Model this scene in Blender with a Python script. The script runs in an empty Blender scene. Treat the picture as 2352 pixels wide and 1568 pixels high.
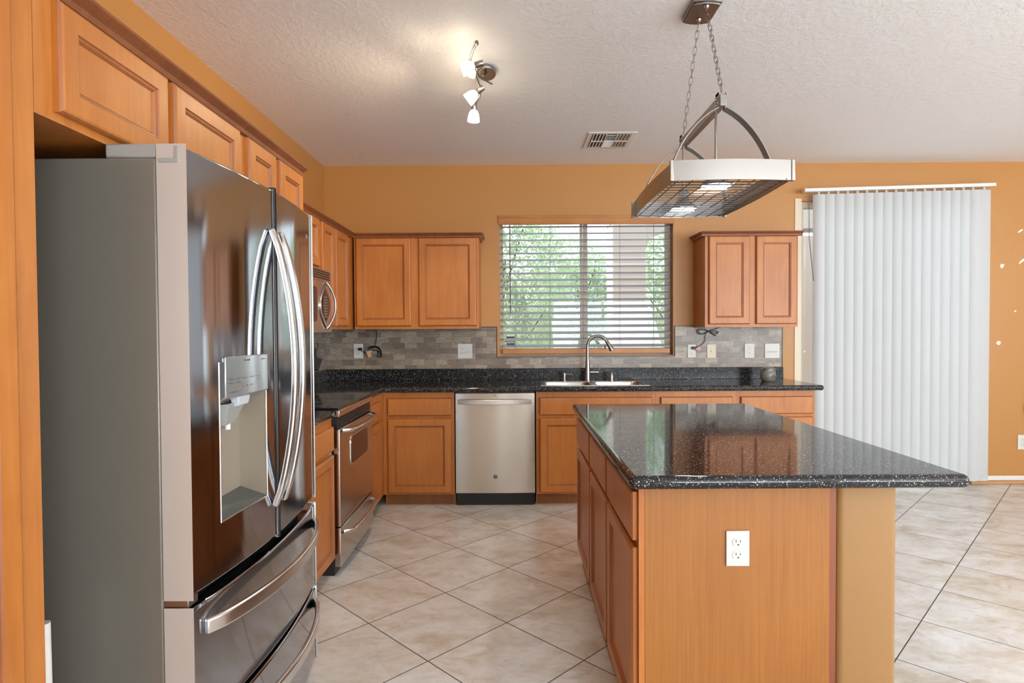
import bpy, math, random
from mathutils import Matrix, Vector
random.seed(7)
PI = math.pi
C = bpy.context.scene.collection
SC = bpy.context.scene

# ------------------------------------------------------------ camera
CAM_H = 1.345
F_PX = 1380.3
cam_d = bpy.data.cameras.new('camera')
cam_d.sensor_fit = 'HORIZONTAL'; cam_d.sensor_width = 36.0
cam_d.lens = F_PX * 36.0 / 2352.0
cam_d.clip_start = 0.05; cam_d.clip_end = 200
cam = bpy.data.objects.new('camera', cam_d); C.objects.link(cam)
pitch, yaw, roll = .0202213, -.00162976, -.00574165
cam.matrix_world = (Matrix.Translation((0, 0, CAM_H)) @ Matrix.Rotation(-yaw, 4, 'Z')
                    @ Matrix.Rotation(PI/2 - pitch, 4, 'X') @ Matrix.Rotation(-roll * -1, 4, 'Z'))
SC.camera = cam

# ------------------------------------------------------------ world, view
W_ = bpy.data.worlds.new('daylight'); SC.world = W_; W_.use_nodes = True
wn = W_.node_tree; bg = wn.nodes['Background']
sky = wn.nodes.new('ShaderNodeTexSky'); sky.sky_type = 'HOSEK_WILKIE'; sky.turbidity = 5.0; sky.ground_albedo = .6
sky.sun_direction = Vector((-.4, .35, .8)).normalized()
mixw = wn.nodes.new('ShaderNodeMixRGB'); mixw.inputs[0].default_value = .75; mixw.inputs[2].default_value = (.93, .97, 1, 1)
wn.links.new(sky.outputs[0], mixw.inputs[1]); wn.links.new(mixw.outputs[0], bg.inputs[0])
bg.inputs[1].default_value = 3.0
SC.view_settings.view_transform = 'Standard'
try: SC.view_settings.look = 'None'
except Exception: pass
SC.view_settings.exposure = 0.0; SC.view_settings.gamma = 1.0; SC.view_settings.use_curve_mapping = False
SC.cycles.max_bounces = 8; SC.cycles.diffuse_bounces = 5; SC.cycles.glossy_bounces = 4
SC.cycles.transparent_max_bounces = 12; SC.cycles.transmission_bounces = 6
SC.cycles.sample_clamp_indirect = 6.0; SC.cycles.caustics_reflective = False; SC.cycles.caustics_refractive = False
SC.cycles.use_denoising = True

def lamp(name, kind, loc, rot, energy, color, size=None, size_y=None, angle=None):
    d = bpy.data.lights.new(name, kind); d.energy = energy; d.color = color
    if kind == 'AREA':
        d.shape = 'RECTANGLE'; d.size = size; d.size_y = size_y
    if angle: d.angle = angle
    o = bpy.data.objects.new(name, d); C.objects.link(o); o.location = loc; o.rotation_euler = rot
    return o
# sun outdoors, from behind the house towards the garden
lamp('sun', 'SUN', (0, 0, 8), Vector((.66, -.06, -.75)).to_track_quat('-Z', 'Y').to_euler(), 4.5, (1, .96, .9), angle=.02)
# fill lamps added at assumed unseen windows, tilted up to brighten the ceiling
lamp('unseen_window_fill', 'AREA', (2.1, -3.40, 1.45), (PI/2+.85, 0, 0), 185, (.86, .94, 1), 2.4, 1.9)
lamp('unseen_window_fill', 'AREA', (5.1, -3.40, 1.45), (PI/2+.85, 0, 0), 185, (.86, .94, 1), 2.4, 1.9)
lamp('unseen_window_fill', 'AREA', (6.90, -.9, 1.45), (PI/2+.85, 0, PI/2), 240, (.86, .94, 1), 3.0, 1.9)

# ------------------------------------------------------------ materials
def srgb(r, g, b):
    f = lambda c: (c/255/12.92) if c/255 <= .04045 else ((c/255+.055)/1.055)**2.4
    return (f(r), f(g), f(b), 1)
def mat(name, col=None, rough=.5, metal=0, emit=None, estr=0, coat=0, ior=None, spec=None):
    m = bpy.data.materials.new(name); m.use_nodes = True
    b = m.node_tree.nodes['Principled BSDF']
    if col: b.inputs['Base Color'].default_value = col; m.diffuse_color = col
    b.inputs['Roughness'].default_value = rough; b.inputs['Metallic'].default_value = metal
    if coat: b.inputs['Coat Weight'].default_value = coat; b.inputs['Coat Roughness'].default_value = .28
    if spec is not None: b.inputs['Specular IOR Level'].default_value = spec
    if emit: b.inputs['Emission Color'].default_value = emit; b.inputs['Emission Strength'].default_value = estr
    return m
class NT:
    def __init__(s, m): s.m = m; s.t = m.node_tree; s.b = s.t.nodes['Principled BSDF']
    def n(s, typ, **kw):
        x = s.t.nodes.new(typ)
        for k, v in kw.items():
            if k.startswith('_'): setattr(x, k[1:], v)
            else: x.inputs[k.replace('_', ' ')].default_value = v
        return x
    def l(s, a, b): s.t.links.new(a, b)
    def obj(s): return s.n('ShaderNodeTexCoord').outputs['Object']
    def mapping(s, src, scale=(1, 1, 1), loc=(0, 0, 0), rot=(0, 0, 0)):
        m = s.n('ShaderNodeMapping'); m.inputs['Scale'].default_value = scale
        m.inputs['Location'].default_value = loc; m.inputs['Rotation'].default_value = rot
        s.l(src, m.inputs[0]); return m.outputs[0]
    def math(s, op, a, b=None, c=None):
        x = s.n('ShaderNodeMath', _operation=op)
        for i, v in enumerate((a, b, c)):
            if v is None: continue
            if isinstance(v, (int, float)): x.inputs[i].default_value = v
            else: s.l(v, x.inputs[i])
        return x.outputs[0]
    def ramp(s, src, stops):
        r = s.n('ShaderNodeValToRGB'); e = r.color_ramp.elements
        while len(e) > 1: e.remove(e[-1])
        e[0].position = stops[0][0]; e[0].color = stops[0][1]
        for p, c in stops[1:]:
            q = e.new(p); q.color = c
        s.l(src, r.inputs[0]); return r.outputs[0]
    def mix(s, fac, a, b, mode='MIX'):
        x = s.n('ShaderNodeMixRGB', _blend_type=mode)
        for i, v in enumerate((fac, a, b)):
            if isinstance(v, (int, float)): x.inputs[i].default_value = v
            elif isinstance(v, tuple): x.inputs[i].default_value = v
            else: s.l(v, x.inputs[i])
        return x.outputs[0]
    def bump(s, src, strength, dist):
        x = s.n('ShaderNodeBump'); x.inputs['Strength'].default_value = strength; x.inputs['Distance'].default_value = dist
        s.l(src, x.inputs['Height']); s.l(x.outputs[0], s.b.inputs['Normal'])
    def base(s, c): s.l(c, s.b.inputs['Base Color'])

def wood(name, c1, c2, rough=.40, coat=.16, grain=(14, 14, 1.2), amt=.5):
    m = mat(name, c1, rough, coat=coat); t = NT(m)
    o = t.obj(); info = t.n('ShaderNodeObjectInfo')
    off = t.n('ShaderNodeVectorMath', _operation='ADD'); t.l(o, off.inputs[0])
    sc = t.n('ShaderNodeVectorMath', _operation='SCALE'); sc.inputs['Scale'].default_value = 9.0
    cmb = t.n('ShaderNodeCombineXYZ'); t.l(info.outputs['Random'], cmb.inputs[0]); t.l(info.outputs['Random'], cmb.inputs[1])
    t.l(cmb.outputs[0], sc.inputs[0]); t.l(sc.outputs[0], off.inputs[1])
    v = t.mapping(off.outputs[0], grain)
    n1 = t.n('ShaderNodeTexNoise', Scale=3.0, Detail=6.0, Roughness=.6, Distortion=.6); t.l(v, n1.inputs['Vector'])
    v2 = t.mapping(off.outputs[0], (2.2, 2.2, 1.4))
    n2 = t.n('ShaderNodeTexNoise', Scale=2.0, Detail=3.0); t.l(v2, n2.inputs['Vector'])
    f = t.math('ADD', t.math('MULTIPLY', n1.outputs[0], amt), t.math('MULTIPLY', n2.outputs[0], 1-amt))
    t.base(t.ramp(f, [(.33, c2), (.62, c1)]))
    return m
WOOD = wood('honey_maple', srgb(192, 121, 55), srgb(169, 98, 39))
WOODD = wood('maple_glaze_and_shade', srgb(162, 96, 50), srgb(140, 80, 40))  # glaze tone that also holds the shade of door grooves and edges
CROWN = wood('crown_maple_shaded', srgb(140, 82, 46), srgb(112, 62, 34))  # maple darkened in colour for the shade on the crown's underside
PANEL = wood('island_veneer', srgb(164, 105, 38), srgb(147, 88, 26), grain=(40, 40, .9), amt=.7, rough=.38)
STRIP = wood('red_brown_strip', srgb(142, 78, 46), srgb(120, 62, 34))
TOE = wood('toe_kick_maple', srgb(150, 92, 48), srgb(124, 72, 36))
VAL = wood('valance_wood', srgb(190, 124, 56), srgb(170, 104, 42), grain=(1.2, 14, 14))

def paint(name, col, bump=.12, scale=90, rough=.45, dist=.004):
    m = mat(name, col, rough); t = NT(m)
    n = t.n('ShaderNodeTexNoise', Scale=scale, Detail=4.0); t.l(t.obj(), n.inputs['Vector'])
    n2 = t.n('ShaderNodeTexNoise', Scale=1.3, Detail=3.0); t.l(t.obj(), n2.inputs['Vector'])
    t.base(t.mix(t.math('MULTIPLY', n2.outputs[0], .35), col, tuple(c*.82 for c in col[:3]) + (1,)))
    t.bump(n.outputs[0], bump, dist); return m
WALL = paint('ochre_wall_paint', srgb(190, 134, 72), bump=.25, scale=38, rough=.42)
GREIGE = paint('pale_wall_paint', srgb(214, 206, 194), bump=.15, scale=38)
WALL2 = paint('pony_wall_paint', srgb(158, 118, 70), bump=.15, scale=38, rough=.42)
CEIL = mat('ceiling_knockdown', srgb(241, 240, 240), .75); t = NT(CEIL)
n = t.n('ShaderNodeTexNoise', Scale=34.0, Detail=5.0, Roughness=.55); t.l(t.obj(), n.inputs['Vector'])
t.bump(t.ramp(n.outputs[0], [(.46, (0, 0, 0, 1)), (.56, (1, 1, 1, 1))]), .25, .004)
TRIMW = mat('white_trim_paint', srgb(228, 226, 222), .4)
CREAM = mat('cream_vinyl', srgb(222, 208, 184), .45)
ALMOND = mat('almond_window_frame', srgb(186, 170, 150), .4)

# floor: 45 degree porcelain tiles
FLOOR = mat('porcelain_floor_tile', srgb(196, 182, 168), .3); t = NT(FLOOR)
T_ = .4465 * 1.0035
x0, y0 = -.353, 4.315
sp = t.n('ShaderNodeSeparateXYZ'); t.l(t.obj(), sp.inputs[0])
xx = t.math('SUBTRACT', sp.outputs[0], x0); yy = t.math('SUBTRACT', sp.outputs[1], y0)
u = t.math('DIVIDE', t.math('ADD', xx, yy), T_*2**.5); v = t.math('DIVIDE', t.math('SUBTRACT', yy, xx), T_*2**.5)
fu = t.math('PINGPONG', u, .5); fv = t.math('PINGPONG', v, .5)
d = t.math('MINIMUM', fu, fv)
gr = t.math('LESS_THAN', d, .0052)
cell = t.n('ShaderNodeCombineXYZ'); t.l(t.math('FLOOR', u), cell.inputs[0]); t.l(t.math('FLOOR', v), cell.inputs[1])
wnz = t.n('ShaderNodeTexWhiteNoise', _noise_dimensions='3D'); t.l(cell.outputs[0], wnz.inputs[0])
ov = t.n('ShaderNodeVectorMath', _operation='ADD'); t.l(t.obj(), ov.inputs[0])
os_ = t.n('ShaderNodeVectorMath', _operation='SCALE'); os_.inputs['Scale'].default_value = 7; t.l(wnz.outputs[1], os_.inputs[0]); t.l(os_.outputs[0], ov.inputs[1])
vm = t.mapping(ov.outputs[0], (1.0, 1.5, 1), rot=(0, 0, .5))
n1 = t.n('ShaderNodeTexNoise', Scale=4.5, Detail=9.0, Roughness=.66, Distortion=.3); t.l(vm, n1.inputs['Vector'])
c = t.ramp(n1.outputs[0], [(.34, srgb(196, 184, 166)), (.47, srgb(216, 211, 204)), (.60, srgb(228, 228, 228))])
n3 = t.n('ShaderNodeTexNoise', Scale=9.0, Detail=8.0, Roughness=.75, Distortion=.5); t.l(vm, n3.inputs['Vector'])
c = t.mix(t.ramp(n3.outputs[0], [(.55, (0, 0, 0, 1)), (.70, (.5, .5, .5, 1))]), c, srgb(170, 152, 132))
c = t.mix(t.math('MULTIPLY', wnz.outputs[0], .16), c, srgb(192, 172, 146))
t.base(t.mix(gr, c, srgb(74, 62, 56)))
t.l(t.ramp(gr, [(0, (.27, .27, .27, 1)), (1, (.8, .8, .8, 1))]), t.b.inputs['Roughness'])
t.bump(t.math('SUBTRACT', 1.0, gr), .4, .002)

# speckled black quartz
QTZ = mat('black_speckled_quartz', (.012, .012, .014, 1), .07, spec=.45); t = NT(QTZ)
def speck(scale, thr, dist):
    vo = t.n('ShaderNodeTexVoronoi', Scale=scale); t.l(t.obj(), vo.inputs['Vector'])
    s3 = t.n('ShaderNodeSeparateColor'); t.l(vo.outputs['Color'], s3.inputs[0])
    return t.math('MULTIPLY', t.math('MULTIPLY', t.math('GREATER_THAN', s3.outputs[0], thr), t.math('LESS_THAN', vo.outputs['Distance'], dist)), s3.outputs[1])
f = t.math('MAXIMUM', speck(165, .84, .30), speck(300, .82, .36))
n = t.n('ShaderNodeTexNoise', Scale=60.0, Detail=3.0); t.l(t.obj(), n.inputs['Vector'])
cb = t.ramp(n.outputs[0], [(.45, (.010, .010, .012, 1)), (.7, (.020, .019, .021, 1))])
t.base(t.mix(f, cb, (.78, .75, .70, 1)))
QTZ2 = QTZ.copy(); QTZ2.name = 'speckled_quartz_upstand'; QTZ2.node_tree.nodes['Principled BSDF'].inputs['Roughness'].default_value = .2; QTZ2.node_tree.nodes['Principled BSDF'].inputs['Specular IOR Level'].default_value = .2

# backsplash mosaic planks
TILE = mat('backsplash_mosaic', srgb(140, 128, 118), .3); t = NT(TILE)
def uvtile(axis):
    pass
sp = t.n('ShaderNodeSeparateXYZ'); t.l(t.obj(), sp.inputs[0])
hx = t.math('ADD', sp.outputs[0], sp.outputs[1])
vv = t.n('ShaderNodeCombineXYZ'); t.l(hx, vv.inputs[0]); t.l(sp.outputs[2], vv.inputs[1])
br = t.n('ShaderNodeTexBrick', Scale=1.0, Mortar_Size=.0006, Brick_Width=.1, Row_Height=.0475, _offset=.37, _offset_frequency=2, _squash=1.0)
br.inputs['Color1'].default_value = (0, 0, 0, 1); br.inputs['Color2'].default_value = (1, 1, 1, 1); br.inputs['Mortar'].default_value = (.5, .5, .5, 1)
t.l(vv.outputs[0], br.inputs['Vector'])
vs = t.mapping(vv.outputs[0], (9, 60, 1))
n1 = t.n('ShaderNodeTexNoise', Scale=1.0, Detail=7.0, Roughness=.65, Distortion=1.0); t.l(vs, n1.inputs['Vector'])
ff = t.math('ADD', t.math('MULTIPLY', br.outputs[0], .52), t.math('MULTIPLY', n1.outputs[0], .72))
c = t.ramp(ff, [(.18, srgb(96, 82, 74)), (.42, srgb(122, 109, 98)), (.66, srgb(142, 129, 115)), (.95, srgb(172, 158, 140))])
n2 = t.n('ShaderNodeTexNoise', Scale=1.0, Detail=5.0, Distortion=2.0); t.l(t.mapping(vv.outputs[0], (22, 90, 1)), n2.inputs['Vector'])
c = t.mix(t.ramp(n2.outputs[0], [(.56, (0, 0, 0, 1)), (.64, (.8, .8, .8, 1))]), c, srgb(94, 80, 70))
t.base(t.mix(t.math('MULTIPLY', br.outputs[1], .5), c, srgb(110, 100, 90)))
BLACKTRIM = mat('black_edge_trim', (.01, .01, .01, 1), .35)

def steel(name, col, rough, aniso=.0, rot=0.0):
    m = mat(name, col, rough, metal=1); t = NT(m)
    if aniso:
        t.b.inputs['Anisotropic'].default_value = aniso; t.b.inputs['Anisotropic Rotation'].default_value = rot
        tg = t.n('ShaderNodeTangent', _direction_type='RADIAL', _axis='Z'); t.l(tg.outputs[0], t.b.inputs['Tangent'])
    return m
STEEL = steel('brushed_stainless', (.60, .57, .53, 1), .20, .93, .25)
FRSTEEL = steel('fridge_stainless', (.38, .395, .43, 1), .085, .95, .25)
SATIN = mat('satin_nickel', (.34, .32, .30, 1), .30, metal=1)
CHROME = mat('bright_handle_steel', (.70, .69, .68, 1), .22, metal=1)
FRSIDE = mat('fridge_side_enamel', srgb(126, 123, 114), .36, metal=.35); t = NT(FRSIDE)
n = t.n('ShaderNodeTexNoise', Scale=260.0, Detail=2.0); t.l(t.obj(), n.inputs['Vector']); t.bump(n.outputs[0], .25, .001)
FREDGE = mat('fridge_door_side', srgb(196, 194, 190), .3, metal=.35)
GREYPL = mat('grey_plastic', srgb(150, 150, 146), .4)
DARKPL = mat('dark_plastic', srgb(40, 38, 38), .4)
BLACKGL = mat('black_glass', (.008, .008, .009, 1), .05, spec=.7)
BLACK = mat('black_plastic', (.012, .012, .012, 1), .35)
OVENGL = mat('oven_window_glass', srgb(70, 50, 46), .06, metal=.6)
WHITE = mat('white_plastic', srgb(216, 213, 207), .35)
IVORY = mat('ivory_plastic', srgb(222, 210, 186), .4)
SLOT = mat('dark_slot', (.03, .03, .03, 1), .6)
VANE = mat('vane_pvc', srgb(236, 237, 238), .5); t = NT(VANE)
tr = t.n('ShaderNodeBsdfTranslucent'); tr.inputs[0].default_value = srgb(238, 242, 246)
mx = t.n('ShaderNodeMixShader'); mx.inputs[0].default_value = .52
t.l(t.b.outputs[0], mx.inputs[1]); t.l(tr.outputs[0], mx.inputs[2]); t.l(mx.outputs[0], t.t.nodes['Material Output'].inputs[0])
SLATM = mat('slat_white_backlit', srgb(176, 178, 190), .4)  # white slats, greyed and cooled in colour to show backlight
GLASS = bpy.data.materials.new('window_glass'); GLASS.use_nodes = True
g = GLASS.node_tree; g.nodes.clear()
go = g.nodes.new('ShaderNodeOutputMaterial'); gt = g.nodes.new('ShaderNodeBsdfTransparent'); gg = g.nodes.new('ShaderNodeBsdfGlossy')
gt.inputs[0].default_value = (.95, .98, .97, 1); gg.inputs['Roughness'].default_value = .02
gf = g.nodes.new('ShaderNodeFresnel'); gf.inputs[0].default_value = 1.45; gm = g.nodes.new('ShaderNodeMixShader')
g.links.new(gf.outputs[0], gm.inputs[0]); g.links.new(gt.outputs[0], gm.inputs[1]); g.links.new(gg.outputs[0], gm.inputs[2]); g.links.new(gm.outputs[0], go.inputs[0])
LAMPW = mat('lit_frosted_glass', (1, .95, .85, 1), .5, emit=(1, .86, .62, 1), estr=16)
LAMPC = mat('lit_led_lens', (1, 1, 1, 1), .5, emit=(.93, .97, 1, 1), estr=30)
JARM = mat('grey_glazed_ceramic', srgb(128, 124, 118), .25)
PINK = mat('pink_tag', srgb(222, 170, 160), .6)
TAN = mat('tan_tag', srgb(216, 164, 118), .6)
STUCCO = paint('patio_stucco', srgb(200, 192, 188), bump=.3, scale=60, rough=.8)
PAVE = paint('patio_concrete', srgb(196, 190, 180), bump=.2, scale=30, rough=.9)
PATCH = mat('white_spackle', srgb(228, 222, 214), .8)
LEAF = mat('leaf_green', srgb(120, 160, 70), .5); t = NT(LEAF)
nz = t.n('ShaderNodeTexNoise', Scale=5.0, Detail=2.0); t.l(t.obj(), nz.inputs['Vector'])
t.base(t.ramp(nz.outputs[0], [(.35, srgb(156, 188, 164)), (.65, srgb(216, 226, 206))]))
tr = t.n('ShaderNodeBsdfTranslucent'); tr.inputs[0].default_value = srgb(190, 212, 160)
mx = t.n('ShaderNodeMixShader'); mx.inputs[0].default_value = .4
t.l(t.b.outputs[0], mx.inputs[1]); t.l(tr.outputs[0], mx.inputs[2]); t.l(mx.outputs[0], t.t.nodes['Material Output'].inputs[0])
BARK = mat('bark', srgb(96, 76, 58), .9)

# ------------------------------------------------------------ mesh helper
class MB:
    def __init__(s): s.v = []; s.f = []; s.m = []; s.cur = 0
    def add(s, vs, fs):
        b = len(s.v); s.v += [tuple(p) for p in vs]
        for f in fs: s.f.append(tuple(b+i for i in f)); s.m.append(s.cur)
        return s
    def box(s, x0, x1, y0, y1, z0, z1):
        x0, x1 = sorted((x0, x1)); y0, y1 = sorted((y0, y1)); z0, z1 = sorted((z0, z1))
        return s.add([(x0,y0,z0),(x1,y0,z0),(x1,y1,z0),(x0,y1,z0),(x0,y0,z1),(x1,y0,z1),(x1,y1,z1),(x0,y1,z1)],
                     [(0,3,2,1),(4,5,6,7),(0,1,5,4),(1,2,6,5),(2,3,7,6),(3,0,4,7)])
    def prism(s, poly, axis, a, b):
        """poly: 2D points; extruded on axis from a to b. axis 'y': pts are (x,z); 'x': (y,z); 'z': (x,y)"""
        n = len(poly)
        def P(p, h): return {'y': (p[0], h, p[1]), 'x': (h, p[0], p[1]), 'z': (p[0], p[1], h)}[axis]
        vs = [P(p, a) for p in poly] + [P(p, b) for p in poly]
        fs = [tuple(range(n)), tuple(range(2*n-1, n-1, -1))] + [(i, n+i, n+(i+1) % n, (i+1) % n) for i in range(n)]
        return s.add(vs, fs)
    def tube(s, pts, r, seg=10, caps=True, flat=None):
        """round tube (or elliptic: flat=(ra, rb, up)) along pts; r scalar or list"""
        pts = [Vector(p) for p in pts]; n = len(pts); vs = []; prev = None
        for i, p in enumerate(pts):
            d = (pts[min(i+1, n-1)] - pts[max(i-1, 0)]).normalized()
            if flat: up = Vector(flat[2])
            elif prev is not None: up = prev
            else: up = Vector((0, 0, 1)) if abs(d.z) < .9 else Vector((0, 1, 0))
            a = (up - d*up.dot(d)).normalized(); b = d.cross(a); prev = a
            rr = r[i] if isinstance(r, (list, tuple)) else r
            for k in range(seg):
                th = 2*PI*k/seg
                ra, rb = (flat[0], flat[1]) if flat else (rr, rr)
                vs.append(p + a*ra*math.cos(th) + b*rb*math.sin(th))
        fs = []
        for i in range(n-1):
            for k in range(seg):
                k2 = (k+1) % seg; fs.append((i*seg+k, i*seg+k2, (i+1)*seg+k2, (i+1)*seg+k))
        if caps: fs += [tuple(range(seg-1, -1, -1)), tuple((n-1)*seg+k for k in range(seg))]
        return s.add(vs, fs)
    def bar(s, pts, w, h, side):
        """rectangular bar along pts, width w along 'side' vector, height h across"""
        pts = [Vector(p) for p in pts]; n = len(pts); vs = []; side = Vector(side).normalized()
        for i, p in enumerate(pts):
            d = (pts[min(i+1, n-1)] - pts[max(i-1, 0)]).normalized()
            b = d.cross(side).normalized()
            vs += [p - side*w/2 - b*h/2, p + side*w/2 - b*h/2, p + side*w/2 + b*h/2, p - side*w/2 + b*h/2]
        fs = []
        for i in range(n-1):
            for k in range(4):
                k2 = (k+1) % 4; fs.append((i*4+k, i*4+k2, (i+1)*4+k2, (i+1)*4+k))
        fs += [(3, 2, 1, 0), ((n-1)*4, (n-1)*4+1, (n-1)*4+2, (n-1)*4+3)]
        return s.add(vs, fs)
    def lathe(s, prof, c=(0, 0, 0), seg=24, axis=(0, 0, 1), caps=True):
        """prof: (radius, height) along axis from c"""
        ax = Vector(axis).normalized(); up = Vector((0, 1, 0)) if abs(ax.z) > .9 else Vector((0, 0, 1))
        a = (up - ax*up.dot(ax)).normalized(); b = ax.cross(a); c = Vector(c); vs = []
        for r, h in prof:
            for k in range(seg):
                th = 2*PI*k/seg; vs.append(c + ax*h + a*r*math.cos(th) + b*r*math.sin(th))
        fs = []
        for i in range(len(prof)-1):
            for k in range(seg):
                k2 = (k+1) % seg; fs.append((i*seg+k, i*seg+k2, (i+1)*seg+k2, (i+1)*seg+k))
        if caps: fs += [tuple(range(seg-1, -1, -1)), tuple((len(prof)-1)*seg+k for k in range(seg))]
        return s.add(vs, fs)
    def cells(s, us, vs_, skip, z0, z1):
        """slab on the grid us x vs_ (x, y), thickness z0..z1, cells for which skip(i,j) is true left out"""
        nu, nv = len(us), len(vs_); idx = {}
        def V(i, j, k):
            if (i, j, k) not in idx:
                idx[(i, j, k)] = len(s.v); s.v.append((us[i], vs_[j], (z0, z1)[k]))
            return idx[(i, j, k)]
        on = lambda i, j: 0 <= i < nu-1 and 0 <= j < nv-1 and not skip(i, j)
        for i in range(nu-1):
            for j in range(nv-1):
                if not on(i, j): continue
                def F(*q): s.f.append(q); s.m.append(s.cur)
                F(V(i,j,1), V(i+1,j,1), V(i+1,j+1,1), V(i,j+1,1)); F(V(i,j,0), V(i,j+1,0), V(i+1,j+1,0), V(i+1,j,0))
                if not on(i, j-1): F(V(i,j,0), V(i+1,j,0), V(i+1,j,1), V(i,j,1))
                if not on(i+1, j): F(V(i+1,j,0), V(i+1,j+1,0), V(i+1,j+1,1), V(i+1,j,1))
                if not on(i, j+1): F(V(i+1,j+1,0), V(i,j+1,0), V(i,j+1,1), V(i+1,j+1,1))
                if not on(i-1, j): F(V(i,j+1,0), V(i,j,0), V(i,j,1), V(i,j+1,1))
        return s
    def build(s, name, mats, parent=None, bevel=0, seg=2, smooth=False, loc=None, off=(0, 0, 0)):
        me = bpy.data.meshes.new(name)
        me.from_pydata([(p[0]-off[0], p[1]-off[1], p[2]-off[2]) for p in s.v], [], s.f)
        if not isinstance(mats, (list, tuple)): mats = [mats]
        for m in mats: me.materials.append(m)
        for p, k in zip(me.polygons, s.m): p.material_index = k
        if smooth or bevel:
            for p in me.polygons: p.use_smooth = True
            me.set_sharp_from_angle(angle=math.radians(35))
        me.update(); me.validate()
        o = bpy.data.objects.new(name, me); C.objects.link(o)
        if parent: o.parent = parent
        if loc: o.location = loc
        if bevel:
            b = o.modifiers.new('bevel', 'BEVEL'); b.width = bevel; b.segments = seg; b.limit_method = 'ANGLE'; b.angle_limit = math.radians(40)
            b.harden_normals = False
        return o
def box(*a): return MB().box(*a)
def tag(o, label=None, cat=None, group=None, kind=None):
    if label: o['label'] = label
    if cat: o['category'] = cat
    if group: o['group'] = group
    if kind: o['kind'] = kind
    return o
def thing(name, label, cat, loc=(0, 0, 0), rz=0, group=None):
    o = bpy.data.objects.new(name, None); C.objects.link(o); o.empty_display_size = .05
    o.location = loc; o.rotation_euler = (0, 0, rz)
    return tag(o, label, cat, group)
def struct(name, mb, m, label=None, **kw):
    o = mb.build(name, m, **kw)
    if o.parent is None: o['kind'] = 'structure'
    return o
def copy_tree(o, parent=None):
    c = o.copy(); C.objects.link(c)
    if parent is not None: c.parent = parent
    for ch in list(o.children): copy_tree(ch, c)
    return c

LX, WY, CZ = -1.60, 5.13, 2.74
RX, BY = 7.0, -3.5
# ------------------------------------------------------------ room shell
struct('floor', box(LX-.1, RX+.1, BY-.1, WY+.12, -.12, 0), FLOOR)
struct('ceiling', box(LX-.1, RX+.1, BY-.1, WY+.12, CZ, CZ+.12), CEIL)
struct('wall_left', box(LX-.12, LX, BY-.1, WY+.12, 0, CZ), WALL)
WIN = (-.113, 1.367, 1.118, 2.305); DOOR = (2.44, 3.97, 0, 2.42)
def wall_xz(name, x0, x1, y0, y1, holes, m):
    xs = sorted({x0, x1} | {h[0] for h in holes} | {h[1] for h in holes}); zs = sorted({0, CZ} | {h[2] for h in holes} | {h[3] for h in holes})
    def skip(i, j):
        cx, cz = (xs[i]+xs[i+1])/2, (zs[j]+zs[j+1])/2
        return any(h[0] < cx < h[1] and h[2] < cz < h[3] for h in holes)
    b = MB().cells(xs, zs, skip, y0, y1)
    b.v = [(p[0], p[2], p[1]) for p in b.v]; b.f = [tuple(reversed(f)) for f in b.f]
    return struct(name, b, m)
wb = wall_xz('wall_back', LX, RX, WY, WY+.14, [WIN, DOOR], WALL)
wall_xz('wall_front', LX, RX, BY-.1, BY, [(.9, 3.3, .5, 2.4), (3.9, 6.3, .5, 2.4), (-.14, .06, .3, 2.3)], GREIGE)  # unseen openings added to light the room; narrow slot for a streak in steel
b = MB().cells(sorted({BY, WY, -2.4, .6}), [0, .5, 2.4, CZ], lambda i, j: i == 1 and j == 1, RX, RX+.1)  # unseen opening added for the right-hand fill lamp
b.v = [(p[2], p[0], p[1]) for p in b.v]
struct('wall_right', b, GREIGE)
for (px, pz, w, h, a) in ((4.315, 2.155, .03, .016, -.6), (4.165, 1.86, .022, .030, -1.1), (4.33, 1.90, .04, .018, -.7), (4.14, 1.205, .018, .035, 1.4), (4.28, 1.475, .01, .012, 0)):
    ca, sa = math.cos(a), math.sin(a); pol = []
    for k in range(14):
        th = 2*PI*k/14; rr = random.uniform(.7, 1.15)
        X, Z = w*rr*math.cos(th), h*.6*rr*math.sin(th); pol.append((px+X*ca+Z*sa, pz-X*sa+Z*ca))
    MB().prism(pol, 'y', WY-.0012, WY+.001).build('plaster_patch', PATCH, parent=wb)
struct('baseboard_back', box(3.99, RX, WY-.012, WY, .03, .07), TRIMW, bevel=.003)
struct('trim_1', box(3.90, RX, WY-.03, WY-.0005, 0, .028), mat('pine_shoe_moulding', srgb(196, 146, 96), .5), bevel=.006)
for (h0, h1, nm) in ((.9, 3.3, 'added_window_3'), (3.9, 6.3, 'added_window_4')):  # frames of unseen windows added around the rear fill lamps
    wf = MB()
    for q in ((h0, h0+.05, .5, 2.4), (h1-.05, h1, .5, 2.4), (h0+.05, h1-.05, .5, .55), (h0+.05, h1-.05, 2.35, 2.4), ((h0+h1)/2-.03, (h0+h1)/2+.03, .55, 2.35)):
        wf.box(q[0], q[1], BY-.08, BY-.03, q[2], q[3])
    struct(nm, wf, TRIMW)

# ------------------------------------------------------------ window over the sink
wx0, wx1, wz0, wz1 = WIN
f = MB()
for q in ((wx0, wx0+.03, wz0, wz1), (wx1-.045, wx1, wz0, wz1), (wx0+.03, wx1-.045, wz0, wz0+.035), (wx0+.03, wx1-.045, wz1-.035, wz1),
          (.585, .606, wz0+.035, wz1-.035), (.612, .648, wz0+.035, wz1-.035)):
    f.box(q[0], q[1], WY+.085, WY+.125, q[2], q[3])
w1 = struct('window_1', f, ALMOND)
box(wx0+.025, .59, WY+.100, WY+.104, wz0+.03, wz1-.03).build('pane', GLASS, parent=w1)
box(.64, wx1-.04, WY+.108, WY+.112, wz0+.03, wz1-.03).build('pane', GLASS, parent=w1)
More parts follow.
